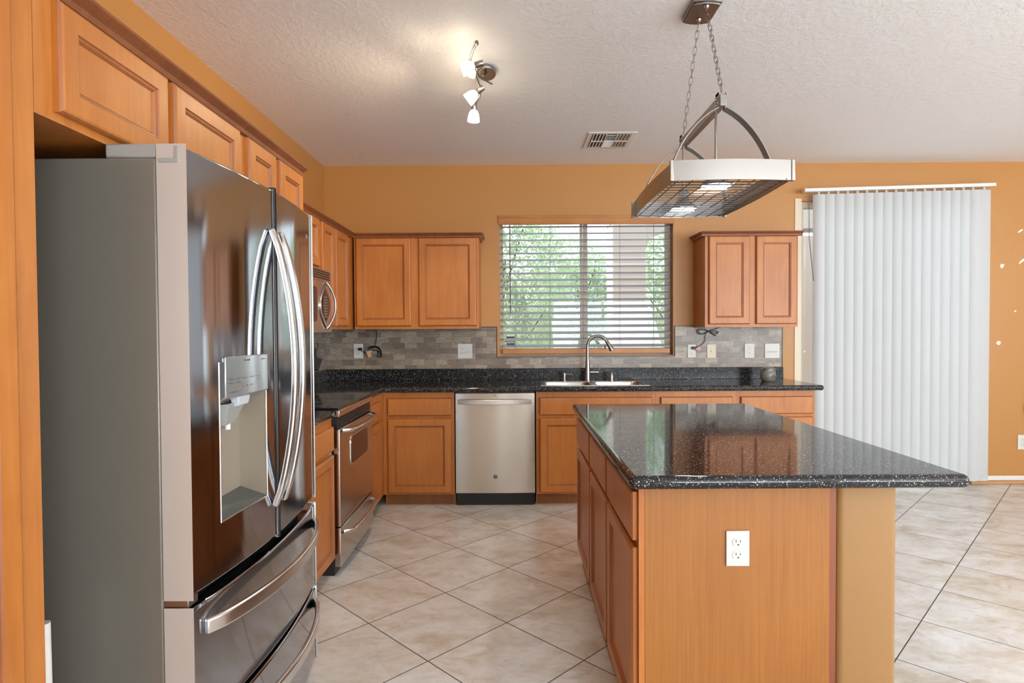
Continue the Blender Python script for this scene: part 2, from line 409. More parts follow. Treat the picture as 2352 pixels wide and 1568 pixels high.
# alarm sticker on the lower left of the pane
st = MB(); sx, sz = -.020, 1.245
st.prism([(sx-.04, sz-.025), (sx-.028, sz-.038), (sx+.028, sz-.038), (sx+.04, sz-.025), (sx+.04, sz+.025), (sx+.03, sz+.038), (sx-.03, sz+.038), (sx-.04, sz+.025)], 'y', WY+.0985, WY+.0995)
stk = st.build('alarm_sticker', mat('sticker_navy', srgb(36, 40, 66), .4)); tag(stk, 'small navy and tan alarm sticker on lower left window pane', 'sticker')
box(sx-.038, sx+.038, WY+.0975, WY+.0985, sz-.022, sz-.006).build('stripe', mat('sticker_white', srgb(200, 196, 190), .5), parent=stk)
box(sx-.038, sx+.038, WY+.0975, WY+.0985, sz-.004, sz+.012).build('stripe', mat('sticker_tan', srgb(150, 132, 96), .5), parent=stk)

# horizontal blind
bl = thing('horizontal_blind', 'white slatted blind with ochre wood valance hanging in the window above the sink', 'window blind', (.627, WY, wz0))
def rel(mb, o): return tuple(o.location)
O = tuple(bl.location)
v = MB().box(-.116, 1.372, WY-.012, WY+.006, 2.233, 2.308).box(-.118, 1.374, WY-.018, WY-.0125, 2.288, 2.306).box(-.118, 1.374, WY-.016, WY-.0125, 2.240, 2.250)
v.build('valance', VAL, bl, bevel=.002, off=O)
box(wx0+.01, wx1-.01, WY+.012, WY+.06, 2.245, 2.295).build('head_rail', VAL, bl, off=O)
def slat_mb():
    m_ = MB(); w, tilt, n_ = .062, math.radians(20), 6; vs = []
    for k in range(n_+1):
        s_ = -w/2 + w*k/n_; c_ = .0025*(1-(2*k/n_-1)**2)
        vs.append((s_*math.cos(tilt), s_*math.sin(tilt)+c_))
    prof = vs + [(a, b_-.0028) for a, b_ in reversed(vs)]
    return m_.prism(prof, 'x', -.715, .715)
sl0 = slat_mb().build('slat', SLATM, bl, smooth=True)
zs_ = [2.222] + [2.166-.0567*k for k in range(18)]
for k, z in enumerate(zs_):
    s_ = sl0 if k == 0 else sl0.copy()
    if k: C.objects.link(s_)
    s_.parent = bl; s_.location = (.003, .044, z-wz0)
box(-.09, 1.345, WY+.018, WY+.066, 1.134, 1.178).build('bottom_rail', VAL, bl, bevel=.004, off=O)
for px in (.018, .315, .915, 1.205):
    MB().tube([(px, WY+.013, 1.178), (px, WY+.013, 2.25)], .0012, 5).tube([(px+.012, WY+.075, 1.178), (px+.012, WY+.075, 2.25)], .0012, 5).build('ladder_cord', mat('grey_cord', srgb(120, 118, 116), .7) if px == .018 else bpy.data.materials['grey_cord'], bl, off=O)
MB().tube([(-.022, WY+.004, 2.24), (-.02, WY+.002, 1.48)], .004, 8).build('tilt_wand', mat('brown_wand', srgb(90, 66, 56), .4), bl, off=O)

# ------------------------------------------------------------ sliding door + vertical blind
dx0, dx1, dz0, dz1 = DOOR
f = MB()
for q in ((dx0, dx0+.055, 0, dz1), (dx1-.055, dx1, 0, dz1), (dx0+.055, dx1-.055, dz1-.05, dz1), (dx0+.055, dx1-.055, 0, .06), (3.18, 3.25, .06, dz1-.05)):
    f.box(q[0], q[1], WY+.05, WY+.12, q[2], q[3])
d1 = struct('door_1', f, CREAM)
box(dx0+.05, 3.2, WY+.080, WY+.085, .05, dz1-.045).build('pane', GLASS, parent=d1)
box(3.23, dx1-.05, WY+.092, WY+.097, .05, dz1-.045).build('pane', GLASS, parent=d1)
struct('trim_2', box(2.40, 2.455, WY-.006, WY, 0, 2.44).box(3.955, 4.0, WY-.006, WY, 0, 2.44), CREAM)
vb = thing('vertical_blind', 'closed white vertical vane blind hanging in front of the sliding patio door', 'window blind', (3.22, WY-.05, 0))
O = tuple(vb.location); SL = .026
hz = lambda X: 2.475 + (X-2.43)*SL/1.0*.9
hr = MB(); X0, X1 = 2.435, 4.025
for (ya, yb, dzz, h) in ((WY-.105, WY-.05, 0, .028),):
    hr.add([(X0,ya,hz(X0)),(X1,ya,hz(X1)),(X1,yb,hz(X1)),(X0,yb,hz(X0)),(X0,ya,hz(X0)+h),(X1,ya,hz(X1)+h),(X1,yb,hz(X1)+h),(X0,yb,hz(X0)+h)],
           [(0,3,2,1),(4,5,6,7),(0,1,5,4),(1,2,6,5),(2,3,7,6),(3,0,4,7)])
hr.build('head_rail', TRIMW, vb, bevel=.003, off=O)
for bx in (2.53, 3.22, 3.93):
    box(bx-.02, bx+.02, WY-.09, WY-.0005, hz(bx)+.0285, hz(bx)+.034).build('bracket', GREYPL, vb, off=O)
def vane(w, ang, X, flatc=.013):
    n_ = 8; pts = []
    for k in range(n_+1):
        s_ = -w/2+w*k/n_; c_ = -flatc*(1-(2*k/n_-1)**2)
        pts.append((s_*math.cos(ang)-c_*math.sin(ang), s_*math.sin(ang)+c_*math.cos(ang)))
    back = [(a, b_+.0012) for a, b_ in reversed(pts)]
    top = hz(X)-.022
    m_ = MB().prism([(X+a, WY-.078+b_) for a, b_ in pts+back], 'z', .045, top)
    m_.box(X-.008, X+.008, WY-.080, WY-.072, top-.004, top+.024)
    return m_
for k in range(17):
    X = 2.565+.0805*k
    vane(.090, math.radians(-20 + random.uniform(-2, 2)), X).build('vane', VANE, vb, smooth=True, off=O)
vane(.115, math.radians(3), 3.945, .004).build('vane', VANE, vb, smooth=True, off=O)
MB().tube([(2.475, WY-.08, 2.46), (2.478, WY-.085, 2.1), (2.515, WY-.09, 1.735)], .0018, 6).tube([(2.488, WY-.08, 2.46), (2.484, WY-.085, 2.1), (2.519, WY-.09, 1.735)], .0018, 6).build('pull_cord', bpy.data.materials['grey_cord'], vb, off=O)

# ------------------------------------------------------------ cabinets
def panel_door(mb, x0, x1, z0, z1, yb, t=.020, fr=.052, slab=False):
    """front faces -y; back plane y=yb; material 0 wood, 1 glaze darkened for groove shade"""
    if slab:
        loops = [(0, 0, 0), (0, t-.006, 0), (.005, t-.001, 1), (.009, t, 0)]
    else:
        loops = [(0, 0, 0), (0, t-.007, 0), (.004, t-.002, 1), (.009, t, 0), (fr, t, 0), (fr+.003, t-.004, 1), (fr+.008, t-.0045, 1), (fr+.014, t-.011, 1)]
    base = len(mb.v)
    for (i, d, _) in loops:
        for (x, z) in ((x0+i, z0+i), (x1-i, z0+i), (x1-i, z1-i), (x0+i, z1-i)):
            mb.v.append((x, yb-d, z))
    n_ = len(loops)
    for k in range(n_-1):
        for q in range(4):
            q2 = (q+1) % 4
            mb.f.append((base+k*4+q, base+k*4+q2, base+(k+1)*4+q2, base+(k+1)*4+q)); mb.m.append(loops[k+1][2])
    mb.f.append(tuple(base+(n_-1)*4+q for q in range(4))); mb.m.append(0)
    mb.f.append(tuple(base+q for q in (3, 2, 1, 0))); mb.m.append(0)
    return mb
def cabinet(name, label, cat, loc, rz, w, depth, z0, z1, doors=(), drawers=(), toe=0, crown=None, group=None, top=True, frame_th=.018):
    """local: x along the face, y into the cabinet (front of face frame y=0)"""
    T = thing(name, label, cat, loc, rz, group)
    cb = MB(); s_ = .016; zz = z0 + toe
    cb.box(0, s_, frame_th, depth, z0 if toe else zz, z1); cb.box(w-s_, w, frame_th, depth, z0 if toe else zz, z1)
    cb.box(s_, w-s_, frame_th, depth, zz, zz+s_); cb.box(s_, w-s_, depth-.006, depth, zz+s_, z1)
    if top: cb.box(s_, w-s_, frame_th, depth-.006, z1-s_, z1)
    if toe:  # notch for the toe kick: side panels start behind it
        cb = MB(); cb.box(0, s_, frame_th, depth, zz, z1); cb.box(w-s_, w, frame_th, depth, zz, z1)
        cb.box(s_, w-s_, frame_th, depth, zz, zz+s_); cb.box(s_, w-s_, depth-.006, depth, zz+s_, z1)
        cb.box(0, s_, .075, depth, z0, zz); cb.box(w-s_, w, .075, depth, z0, zz)
        if top: cb.box(s_, w-s_, frame_th, depth-.006, z1-s_, z1)
    cb.build('body', WOOD, T)
    if toe: box(s_, w-s_, .070, .086, 0, zz).build('toe_kick', TOE, T)
    # face frame with openings behind doors and drawers
    ops = [(d[0]+.012, d[1]-.012, d[2]+.012, d[3]-.012) for d in list(doors)+list(drawers)]
    xs = sorted({0, w} | {o[0] for o in ops} | {o[1] for o in ops}); zs = sorted({zz, z1} | {o[2] for o in ops} | {o[3] for o in ops})
    def skip(i, j):
        cx, cz = (xs[i]+xs[i+1])/2, (zs[j]+zs[j+1])/2
        return any(o[0] < cx < o[1] and o[2] < cz < o[3] for o in ops)
    ff_ = MB().cells(xs, zs, skip, 0, frame_th); ff_.v = [(p[0], p[2], p[1]) for p in ff_.v]; ff_.f = [tuple(reversed(f)) for f in ff_.f]
    ff_.build('face_frame', WOOD, T)
    for d in doors: panel_door(MB(), d[0], d[1], d[2], d[3], -.0006).build('door', [WOOD, WOODD], T, smooth=False)
    for d in drawers: panel_door(MB(), d[0], d[1], d[2], d[3], -.0006, slab=True).build('drawer', [WOOD, WOODD], T)
    if crown:
        x0, x1, l, r = crown   # extents and whether each end returns
        pr = [(.0, z1-.022), (-.012, z1-.020), (-.016, z1-.006), (-.036, z1+.010), (-.038, z1+.016), (.0, z1+.016)]
        cm_ = MB().prism([(p[0]-.0006, p[1]) for p in pr], 'x', x0-(.03 if l else 0), x1+(.03 if r else 0))
        cm_.build('crown_moulding', CROWN, T)
        for flag, xe, sg in ((l, x0, -1), (r, x1, 1)):
            if flag: MB().prism([(xe+sg*(.0006-p[0]), p[1]) for p in pr], 'y', .0, depth).build('crown_return', CROWN, T)
    return T
FY = 4.55    # face frame plane of the back base run
G1 = 'base cabinets along the back wall'
TOP = .871
def bdoor(a, b_, x0): return (a-x0, b_-x0, .106, .672)
def bdraw(a, b_, x0): return (a-x0, b_-x0, .695, .827)
cabinet('base_cabinet', 'honey maple base cabinet with one drawer and one door, left of the dishwasher', 'cabinet', (-.989, FY, 0), 0, .541, .572, 0, TOP,
        doors=[bdoor(-.954, -.469, -.989)], drawers=[bdraw(-.954, -.469, -.989)], toe=.092, group=G1)
cabinet('base_cabinet', 'honey maple sink base cabinet under the sink, right of the dishwasher', 'cabinet', (.172, FY, 0), 0, .908, .572, 0, TOP,
        doors=[bdoor(.199, .612, .172), bdoor(.638, 1.048, .172)], drawers=[bdraw(.199, 1.048, .172)], toe=.092, group=G1, top=False)
cabinet('base_cabinet', 'maple base cabinet between the sink base and the end cabinet, mostly hidden by the island', 'cabinet', (1.081, FY, 0), 0, .608, .572, 0, TOP,
        doors=[bdoor(1.114, 1.66, 1.081)], drawers=[bdraw(1.114, 1.66, 1.081)], toe=.092, group=G1)
cabinet('base_cabinet', 'maple base cabinet at the right end of the back counter, beside the vertical blind', 'cabinet', (1.690, FY, 0), 0, .595, .572, 0, TOP,
        doors=[bdoor(1.72, 2.266, 1.690)], drawers=[bdraw(1.72, 2.266, 1.690)], toe=.092, group=G1)
R90 = PI/2
G2 = 'base cabinets along the left wall'
cabinet('base_cabinet', 'maple base cabinet between the refrigerator and the range', 'cabinet', (-.99, 2.44, 0), R90, .815, .602, 0, TOP,
        doors=[(.03, .39, .106, .672), (.425, .797, .106, .672)], drawers=[(.03, .39, .695, .827), (.425, .797, .695, .827)], toe=.092, group=G2)
cabinet('base_cabinet', 'narrow maple base cabinet between the range and the back corner', 'cabinet', (-.99, 4.035, 0), R90, .512, .602, 0, TOP,
        doors=[(.035, .345, .106, .672)], drawers=[(.035, .345, .695, .827)], toe=.092, group=G2)
# wall cabinets
G3 = 'wall cabinets'
cabinet('wall_cabinet', 'two door maple wall cabinet left of the window', 'cabinet', (-1.268, 4.82, 0), 0, .998, .302, 1.352, 2.10,
        doors=[(.017, .456, 1.376, 2.078), (.518, .978, 1.376, 2.078)], crown=(0, .998, False, True), group=G3)
cabinet('wall_cabinet', 'two door maple wall cabinet on the right between the window and the patio door', 'cabinet', (1.540, 4.82, 0), 0, .742, .302, 1.352, 2.10,
        doors=[(.026, .353, 1.376, 2.078), (.403, .730, 1.376, 2.078)], crown=(0, .742, True, True), group=G3)
cabinet('wall_cabinet', 'narrow two door maple wall cabinet in the left corner, beside the microwave', 'cabinet', (-1.29, 4.005, 0), R90, 1.118, .306, 1.352, 2.10,
        doors=[(.035, .305, 1.376, 2.078), (.345, .665, 1.376, 2.078)], crown=(0, .775, False, False), group=G3)
cabinet('wall_cabinet', 'short maple wall cabinet above the microwave', 'cabinet', (-1.29, 3.235, 0), R90, .768, .306, 1.742, 2.10,
        doors=[(.025, .37, 1.765, 2.078), (.40, .745, 1.765, 2.078)], crown=(0, .768, False, False), group=G3)
cabinet('wall_cabinet', 'deep two door maple cabinet directly above the refrigerator', 'cabinet', (-.99, 1.254, 0), R90, .948, .606, 1.801, 2.085,
        doors=[(.052, .462, 1.820, 2.062), (.492, .912, 1.820, 2.062)], crown=(0, .948, False, False), group=G3)
cabinet('wall_cabinet', 'deep narrow two door maple cabinet at the far end of the row above the refrigerator', 'cabinet', (-.99, 2.203, 0), R90, .614, .606, 1.801, 2.085,
        doors=[(.033, .291, 1.820, 2.062), (.331, .604, 1.820, 2.062)], crown=(0, .614, False, False), group=G3)
cabinet('pantry_cabinet', 'tall maple pantry cabinet at the left edge, in front of the refrigerator', 'cabinet', (-.99, .35, 0), R90, .902, .606, 0, 2.085,
        doors=[(.03, .832, .12, 2.062)], crown=(0, .893, False, False), toe=.092)

# ------------------------------------------------------------ countertops
SX0, SX1, SY0, SY1 = .232, 1.010, 4.552, 4.885   # sink cut-out
xs = [LX+.001, -.968, SX0, SX1, 2.33]; ys = [4.032, 4.492, SY0, SY1, WY-.001]
ct = MB().cells(xs, ys, lambda i, j: (j == 0 and i > 0) or (i == 2 and j == 2), .874, .914).build('countertop', QTZ, bevel=.016, seg=4)
tag(ct, 'long L-shaped black speckled countertop along the back wall holding the sink', 'countertop')
MB().box(LX+.024, 2.298, WY-.022, WY-.001, .914, 1.012).box(LX+.001, LX+.0235, 4.032, WY-.001, .914, 1.012).build('upstand', QTZ2, ct, bevel=.002)
ct2 = box(LX+.001, -.968, 2.42, 3.258, .874, .914).build('countertop', QTZ, bevel=.016, seg=4)
tag(ct2, 'short black speckled countertop between the refrigerator and the range', 'countertop')
box(LX+.001, LX+.0225, 2.42, 3.258, .914, 1.012).build('upstand', QTZ2, ct2, bevel=.002)

# backsplash
bs = MB()
bs.cells([LX+.010, -.140, 1.380, 2.293], [1.013, 1.108, 1.350, 1.362], lambda i, j: (i == 1 and j > 0), WY-.008, WY-.0005)
bs.v = [(p[0], p[2], p[1]) for p in bs.v]; bs.f = [tuple(reversed(f)) for f in bs.f]
bs.box(LX+.0005, LX+.009, 2.42, WY-.0085, 1.013, 1.350)
bso = bs.build('tile_backsplash', TILE); tag(bso, 'grey and taupe plank mosaic tile backsplash behind the counters', 'backsplash')
for q in ((-.272, -.140, 1.362, 1.368), (-.141, -.135, 1.110, 1.368), (-.141, 1.382, 1.106, 1.112), (1.376, 1.382, 1.110, 1.368), (1.382, 1.54, 1.362, 1.368), (2.292, 2.298, 1.013, 1.351)):
    box(q[0], q[1], WY-.011, WY-.0005, q[2], q[3]).build('edge_trim', BLACKTRIM, bso)

# ------------------------------------------------------------ sink, faucet, dispensers, jar
sk = thing('kitchen_sink', 'double bowl stainless steel sink set in the back counter below the window', 'sink', ((SX0+SX1)/2, 4.75, .914))
O = tuple(sk.location); b = MB()
ox0, ox1, oy0, oy1 = .209, 1.030, 4.530, 4.990
bx = [ox0, .240, .600, .640, 1.002, ox1]; by = [oy0, 4.560, 4.878, oy1]
b.cells(bx, by, lambda i, j: j == 1 and i in (1, 3), .9145, .918)
b.build('rim', STEEL, sk, bevel=.0012, off=O)
for (a, c_) in ((.240, .600), (.640, 1.002)):
    m_ = MB(); y0_, y1_ = 4.560, 4.878; zb = .74; n_ = 5; rings = []
    def rr(i_, z): 
        R = .05; pts = []
        for (cx, cy, s0) in ((c_-i_-R, y1_-i_-R, 0), (a+i_+R, y1_-i_-R, 1), (a+i_+R, y0_+i_+R, 2), (c_-i_-R, y0_+i_+R, 3)):
            for k in range(n_+1):
                th = (s0 + k/n_)*PI/2; pts.append((cx+R*math.cos(th), cy+R*math.sin(th), z))
        return pts
    loops = [rr(.0, .9165), rr(.004, .905), rr(.008, zb+.03), rr(.018, zb+.008), rr(.04, zb)]
    L_ = len(loops[0])
    for lp in loops: m_.v += lp
    for i in range(len(loops)-1):
        for k in range(L_):
            k2 = (k+1) % L_; m_.f.append((i*L_+k, (i+1)*L_+k, (i+1)*L_+k2, i*L_+k2)); m_.m.append(0)
    m_.f.append(tuple((len(loops)-1)*L_+k for k in range(L_))); m_.m.append(0)
    bw = m_.build('bowl', STEEL, sk, smooth=True, off=O)
    MB().lathe([(.04, 0), (.04, .003), (.02, .001)], ((a+c_)/2, 4.75, zb+.0005), 20).build('drain', SATIN, bw, off=O, smooth=True)
fa = thing('faucet', 'brushed nickel gooseneck pull-down faucet behind the sink', 'faucet', (.612, 4.935, .918))
O = tuple(fa.location); FX, FYY = .612, 4.935
MB().lathe([(.030, 0), (.030, .005), (.023, .009), (.0215, .06), (.017, .17), (.0135, .19)], (FX, FYY, .918), 24).build('body', SATIN, fa, smooth=True, off=O)
arc = [(FX, FYY, 1.10), (FX, FYY, 1.20)]
R_ = .082; cz_ = 1.205
for k in range(0, 15):
    th = PI - k*PI*.86/14; arc.append((FX+R_+R_*math.cos(th), FYY-.0012*k, cz_+R_*math.sin(th)))
MB().tube(arc, .0125, 14).build('spout', SATIN, fa, smooth=True, off=O)
e = Vector(arc[-1]); dr = (e-Vector(arc[-2])).normalized()
sh = MB().lathe([(.0130, -.004), (.0145, .0), (.0165, .04), (.021, .075), (.0205, .082), (.016, .083)], e, 20, axis=dr)
sho = sh.build('spray_head', SATIN, fa, smooth=True, off=O)
box(e.x-.022, e.x-.012, FYY-.03, FYY-.018, e.z-.06, e.z-.03).build('spray_button', SLOT, sho, off=O)
MB().tube([(FX+.018, FYY, .99), (FX+.088, FYY, .99)], .0155, 16).build('lever_hub', SATIN, fa, smooth=True, off=O)
MB().bar([(FX+.091, FYY, .965), (FX+.093, FYY-.004, 1.0), (FX+.085, FYY-.01, 1.055)], .012, .004, (0, 1, 0)).build('lever', SATIN, fa, bevel=.001, off=O)
so = thing('soap_dispenser', 'small nickel soap dispenser with side spout at the left of the faucet', 'soap dispenser', (.420, 4.935, .918)); O = tuple(so.location)
MB().lathe([(.020, 0), (.020, .004), (.0125, .007), (.0125, .045), (.015, .047), (.015, .066), (.013, .069)], O, 20).build('body', SATIN, so, smooth=True, off=O)
MB().tube([(.432, 4.935, .973), (.478, 4.93, .974), (.490, 4.928, .969)], .0042, 8).build('spout', SATIN, so, smooth=True, off=O)
ag = thing('air_gap', 'short round nickel air gap cap at the right of the faucet', 'air gap', (.808, 4.935, .918)); O = tuple(ag.location)
MB().lathe([(.021, 0), (.021, .004), (.017, .006), (.017, .062), (.015, .066)], O, 20).build('cap', SATIN, ag, smooth=True, off=O)
box(.801, .815, 4.9165, 4.9185, .968, .973).build('vent_slot', SLOT, ag, off=O)
jr = thing('jar', 'grey glazed ceramic jar with wire bail at the right end of the back counter', 'jar', (2.068, 4.87, .9142)); O = tuple(jr.location)
MB().lathe([(.044, 0), (.052, .006), (.060, .028), (.060, .055), (.055, .078), (.046, .092), (.044, .096)], O, 28).build('body', JARM, jr, smooth=True, off=O)
MB().lathe([(.049, .0962), (.051, .099), (.051, .104), (.046, .108), (.03, .111)], O, 28).build('lid', JARM, jr, smooth=True, off=O)
MB().tube([(2.068+.0485*math.cos(2*PI*k/24), 4.87+.0485*math.sin(2*PI*k/24), .9142+.0925) for k in range(25)], .0018, 6).tube([(2.012, 4.87, 1.0), (2.008, 4.868, 1.014), (2.02, 4.865, 1.018)], .002, 6).tube([(2.124, 4.87, 1.0), (2.128, 4.868, 1.014), (2.116, 4.865, 1.018)], .002, 6).build('wire_bail', CHROME, jr, smooth=True, off=O)
sp_ = [(2.085+.02*(1-k/26)*math.cos(k*.42), 4.8095+.0012*(k/26), .9142+.036+.02*(1-k/26)*math.sin(k*.42)) for k in range(26)]
MB().tube(sp_, .0032, 6).build('raised_swirl', JARM, jr, smooth=True, off=O)

# ------------------------------------------------------------ wall plates
def plate(name, label, cat, X, Z, w, h, items, Y=WY-.0085, m=WHITE, group='wall plates on the backsplash'):
    T = thing(name, label, cat, (X, Y, Z), 0, group)
    box(-w/2, w/2, -.006, 0, -h/2, h/2).build('plate', m, T, bevel=.0025)
    for kind, cx in items:
        if kind == 'duplex':
            for dz in (.0195, -.0195):
                pol = []
                for k in range(20):
                    th = 2*PI*k/20; pol.append((cx+.0168*math.cos(th), dz+max(-.0135, min(.0135, .0168*math.sin(th)))))
                r_ = MB().prism(pol, 'y', -.0078, -.0055).build('receptacle', m, T)
                s2 = MB().box(cx-.0075, cx-.0055, -.0082, -.0077, dz-.0005, dz+.0085).box(cx+.0055, cx+.0073, -.0082, -.0077, dz, dz+.0075)
                s2.prism([(cx+.0026*math.cos(2*PI*k/10), dz-.0068+.0026*math.sin(2*PI*k/10)) for k in range(10)], 'y', -.0082, -.0077)
                s2.build('slot', SLOT, r_)
        elif kind == 'rocker':
            box(cx-.0195, cx+.0195, -.0066, -.0058, -.0365, .0365).build('switch_bezel', GREYPL, T)
            MB().prism([(-.034, -.0068), (0, -.0086), (.034, -.0068), (.034, -.006), (-.034, -.006)], 'x', cx-.0165, cx+.0165).build('rocker', m, T)
            o_ = T.children[-1]; 
            for v_ in o_.data.vertices: v_.co = (v_.co.x, v_.co.z, v_.co.y)
            o_.data.flip_normals()
        elif kind == 'jack':
            MB().lathe([(.006, 0), (.006, .006), (.003, .007)], (cx, -.006, 0), 14, axis=(0, -1, 0)).build('coax_jack', SATIN, T, smooth=True)
    return T
plate('wall_outlet', 'white wall outlet with a black plug, under the left wall cabinet', 'outlet', -1.318, 1.167, .081, .124, [('duplex', 0)])
plate('outlet_switch_plate', 'white two-gang plate with an outlet and a rocker switch, left of the window', 'switch plate', -.410, 1.162, .125, .125, [('duplex', -.023), ('rocker', .023)])
plate('wall_outlet', 'white wall outlet with a black plug and pink tag, just right of the window', 'outlet', 1.522, 1.151, .070, .112, [('duplex', 0)])
plate('cable_plate', 'ivory cable jack plate on the backsplash right of the window', 'wall plate', 1.690, 1.150, .078, .118, [('jack', 0)], m=IVORY)
plate('wall_outlet', 'white wall outlet with nothing plugged in, between the ivory plate and the double switch', 'outlet', 2.013, 1.151, .084, .125, [('duplex', 0)])
plate('light_switch', 'white double rocker switch plate at the right end of the backsplash', 'light switch', 2.206, 1.149, .127, .125, [('rocker', -.023), ('rocker', .023)])
plate('wall_outlet', 'white wall outlet low on the ochre wall at the right edge', 'outlet', 4.352, .356, .084, .125, [('duplex', 0)], Y=WY-.0005, group=None)
plate('wall_outlet', 'white wall outlet on the wooden end panel of the island', 'outlet', .680, .675, .071, .108, [('duplex', 0)], Y=1.8195, group=None)
wbx = thing('wall_box', 'pale plastic box on the ochre wall, cut off by the right edge', 'wall box', (4.42, WY-.0005, .655))
box(-.055, .055, -.03, 0, -.045, .045).build('cover', WHITE, wbx, bevel=.005)

# ------------------------------------------------------------ cords
cd = thing('power_cord', 'coiled black cord with tan tag hanging below the left wall cabinet', 'cord', (-1.2, WY-.03, 1.10)); O = tuple(cd.location)
Yc = WY-.022
def P3(px, py, Y=Yc): return ((px-1176)/F_PX*Y*.999 + .004, Y, CAM_H + (755.6-.0057*(px-1176)-py)/F_PX*Y)
box(*(lambda p: (p[0]-.014, p[0]+.014, WY-.045, WY-.0165, p[2]-.012, p[2]+.012))(P3(824.5, 801))).build('plug', BLACK, cd, bevel=.003, off=O)
def smoothpts(pts, n=6):
    out = []; P = [Vector(p) for p in pts]
    for i in range(len(P)-1):
        p0, p1, p2, p3 = P[max(i-1, 0)], P[i], P[i+1], P[min(i+2, len(P)-1)]
        for k in range(n):
            s = k/n; out.append(.5*((2*p1)+(p2-p0)*s+(2*p0-5*p1+4*p2-p3)*s*s+(3*p1-p0-3*p2+p3)*s**3))
    out.append(P[-1]); return out
MB().tube(smoothpts([P3(826, 804), P3(832, 808), P3(843, 809), P3(850, 800), P3(858, 796), P3(858, 792), P3(861, 775), P3(861, 757)]), .0028, 6).build('wire', BLACK, cd, smooth=True, off=O)
coil = MB()
for k in range(4):
    y_ = Yc-.004*k
    coil.tube(smoothpts([P3(840+k, 805-k, y_), P3(846, 799-k, y_), P3(856, 797-k, y_), P3(866+k*.5, 801-k, y_), P3(870+k, 811, y_), P3(869+k*.6, 819, y_), P3(864-k*.3, 817, y_), P3(864+k, 808, y_), P3(858, 803, y_), P3(847, 804+k, y_)]), .0030, 6)
coil.build('coil', BLACK, cd, smooth=True, off=O)
tp = [P3(838, 806), P3(852, 803), P3(853, 806), P3(849, 809), P3(851, 818), P3(844, 820), P3(840, 811)]
MB().prism([(p[0], p[2]) for p in tp], 'y', Yc-.028, Yc-.026).build('tag', TAN, cd, off=O)
cd = thing('power_cord', 'looped black cord with pink tag hanging below the right wall cabinet', 'cord', (1.62, WY-.03, 1.30)); O = tuple(cd.location)
box(*(lambda p: (p[0]-.013, p[0]+.013, WY-.045, WY-.0165, p[2]-.011, p[2]+.011))(P3(1589.5, 798))).build('plug', BLACK, cd, bevel=.004, off=O)
MB().tube(smoothpts([P3(1591, 799), P3(1600, 797), P3(1607, 792), P3(1616, 783), P3(1617, 772), P3(1620, 764), P3(1624, 760), P3(1640, 755), P3(1652, 750)]), .0030, 6).build('wire', BLACK, cd, smooth=True, off=O)
coil = MB()
for k in range(3):
    y_ = Yc-.005*k
    coil.tube(smoothpts([P3(1624, 759, y_), P3(1612, 757-k, y_), P3(1602-k, 758, y_), P3(1604-k, 763+k, y_), P3(1612, 765+k, y_), P3(1624, 761, y_), P3(1634, 760-k, y_), P3(1645+k, 761, y_), P3(1645, 766-k, y_), P3(1636, 763+k, y_), P3(1625, 759, y_)]), .0026, 6)
coil.tube(smoothpts([P3(1626, 760), P3(1636, 767), P3(1642, 770)]), .0055, 6)
coil.build('coil', BLACK, cd, smooth=True, off=O)
tp = [P3(1592, 800), P3(1602, 794), P3(1606, 800), P3(1601, 805), P3(1596, 803)]
MB().prism([(p[0], p[2]) for p in tp], 'y', Yc-.022, Yc-.014).build('tag', PINK, cd, off=O)
bk = thing('black_bracket', 'small black clip with a thin metal rod on the left wall beside the refrigerator edge', 'bracket', (LX+.009, 4.86, 1.10)); O = tuple(bk.location)
MB().prism([(4.70, 1.045), (4.82, 1.02), (4.93, 1.11), (4.80, 1.13), (4.75, 1.21), (4.64, 1.22)], 'x', LX+.0095, LX+.035).build('clip', BLACK, bk, off=O)
MB().tube([(LX+.045, 4.62, 1.07), (LX+.045, 4.80, 1.24)], .004, 8).tube([(LX+.0095, 4.80, 1.24), (LX+.045, 4.80, 1.24)], .004, 8).build('rod', CHROME, bk, smooth=True, off=O)

# ------------------------------------------------------------ island
isl = thing('kitchen_island', 'maple island cabinet with three drawers and three doors and a veneered end panel', 'kitchen island', (.68, 2.65, 0)); O = tuple(isl.location)
IX, IY0, IY1 = .380, 1.82, 3.425   # face frame plane (faces -x), near and far ends
bd = MB().box(IX+.019, .961, IY1-.016, IY1, .0, TOP).box(.945, .961, IY0+.012, IY1-.016, 0, TOP).box(IX+.019, .945, IY0+.012, IY1-.016, .092, .108)
bd.box(IX+.02, .945, IY0+.012, IY1-.016, TOP-.016, TOP)
bd.build('body', WOOD, isl, off=O)
box(IX+.019, .961, IY0, IY0+.011, 0, TOP).build('end_panel', PANEL, isl, off=O)
box(.9615, .984, IY0+.006, IY0+.05, 0, TOP).build('filler_strip', STRIP, isl, off=O)
box(IX+.075, IX+.09, IY0+.012, IY1-.016, 0, .09).build('toe_kick', TOE, isl, off=O)
cols = [(1.835, 2.315), (2.350, 2.835), (2.870, 3.410)]
ops = [(a+.012, b_-.012, z0+.012, z1-.012) for a, b_ in cols for z0, z1 in ((.106, .672), (.695, .845))]
ys_ = sorted({IY0, IY1} | {o[0] for o in ops} | {o[1] for o in ops}); zs2 = sorted({.092, TOP} | {o[2] for o in ops} | {o[3] for o in ops})
fr_ = MB().cells(ys_, zs2, lambda i, j: any(o[0] < (ys_[i]+ys_[i+1])/2 < o[1] and o[2] < (zs2[j]+zs2[j+1])/2 < o[3] for o in ops), IX, IX+.018)
fr_.v = [(p[2], p[0], p[1]) for p in fr_.v]; fr_.build('face_frame', WOOD, isl, off=O)
def xface(mb):   # local -y front -> world -x front ; local x -> -Y
    mb.v = [(p[1], -p[0], p[2]) for p in mb.v]; return mb
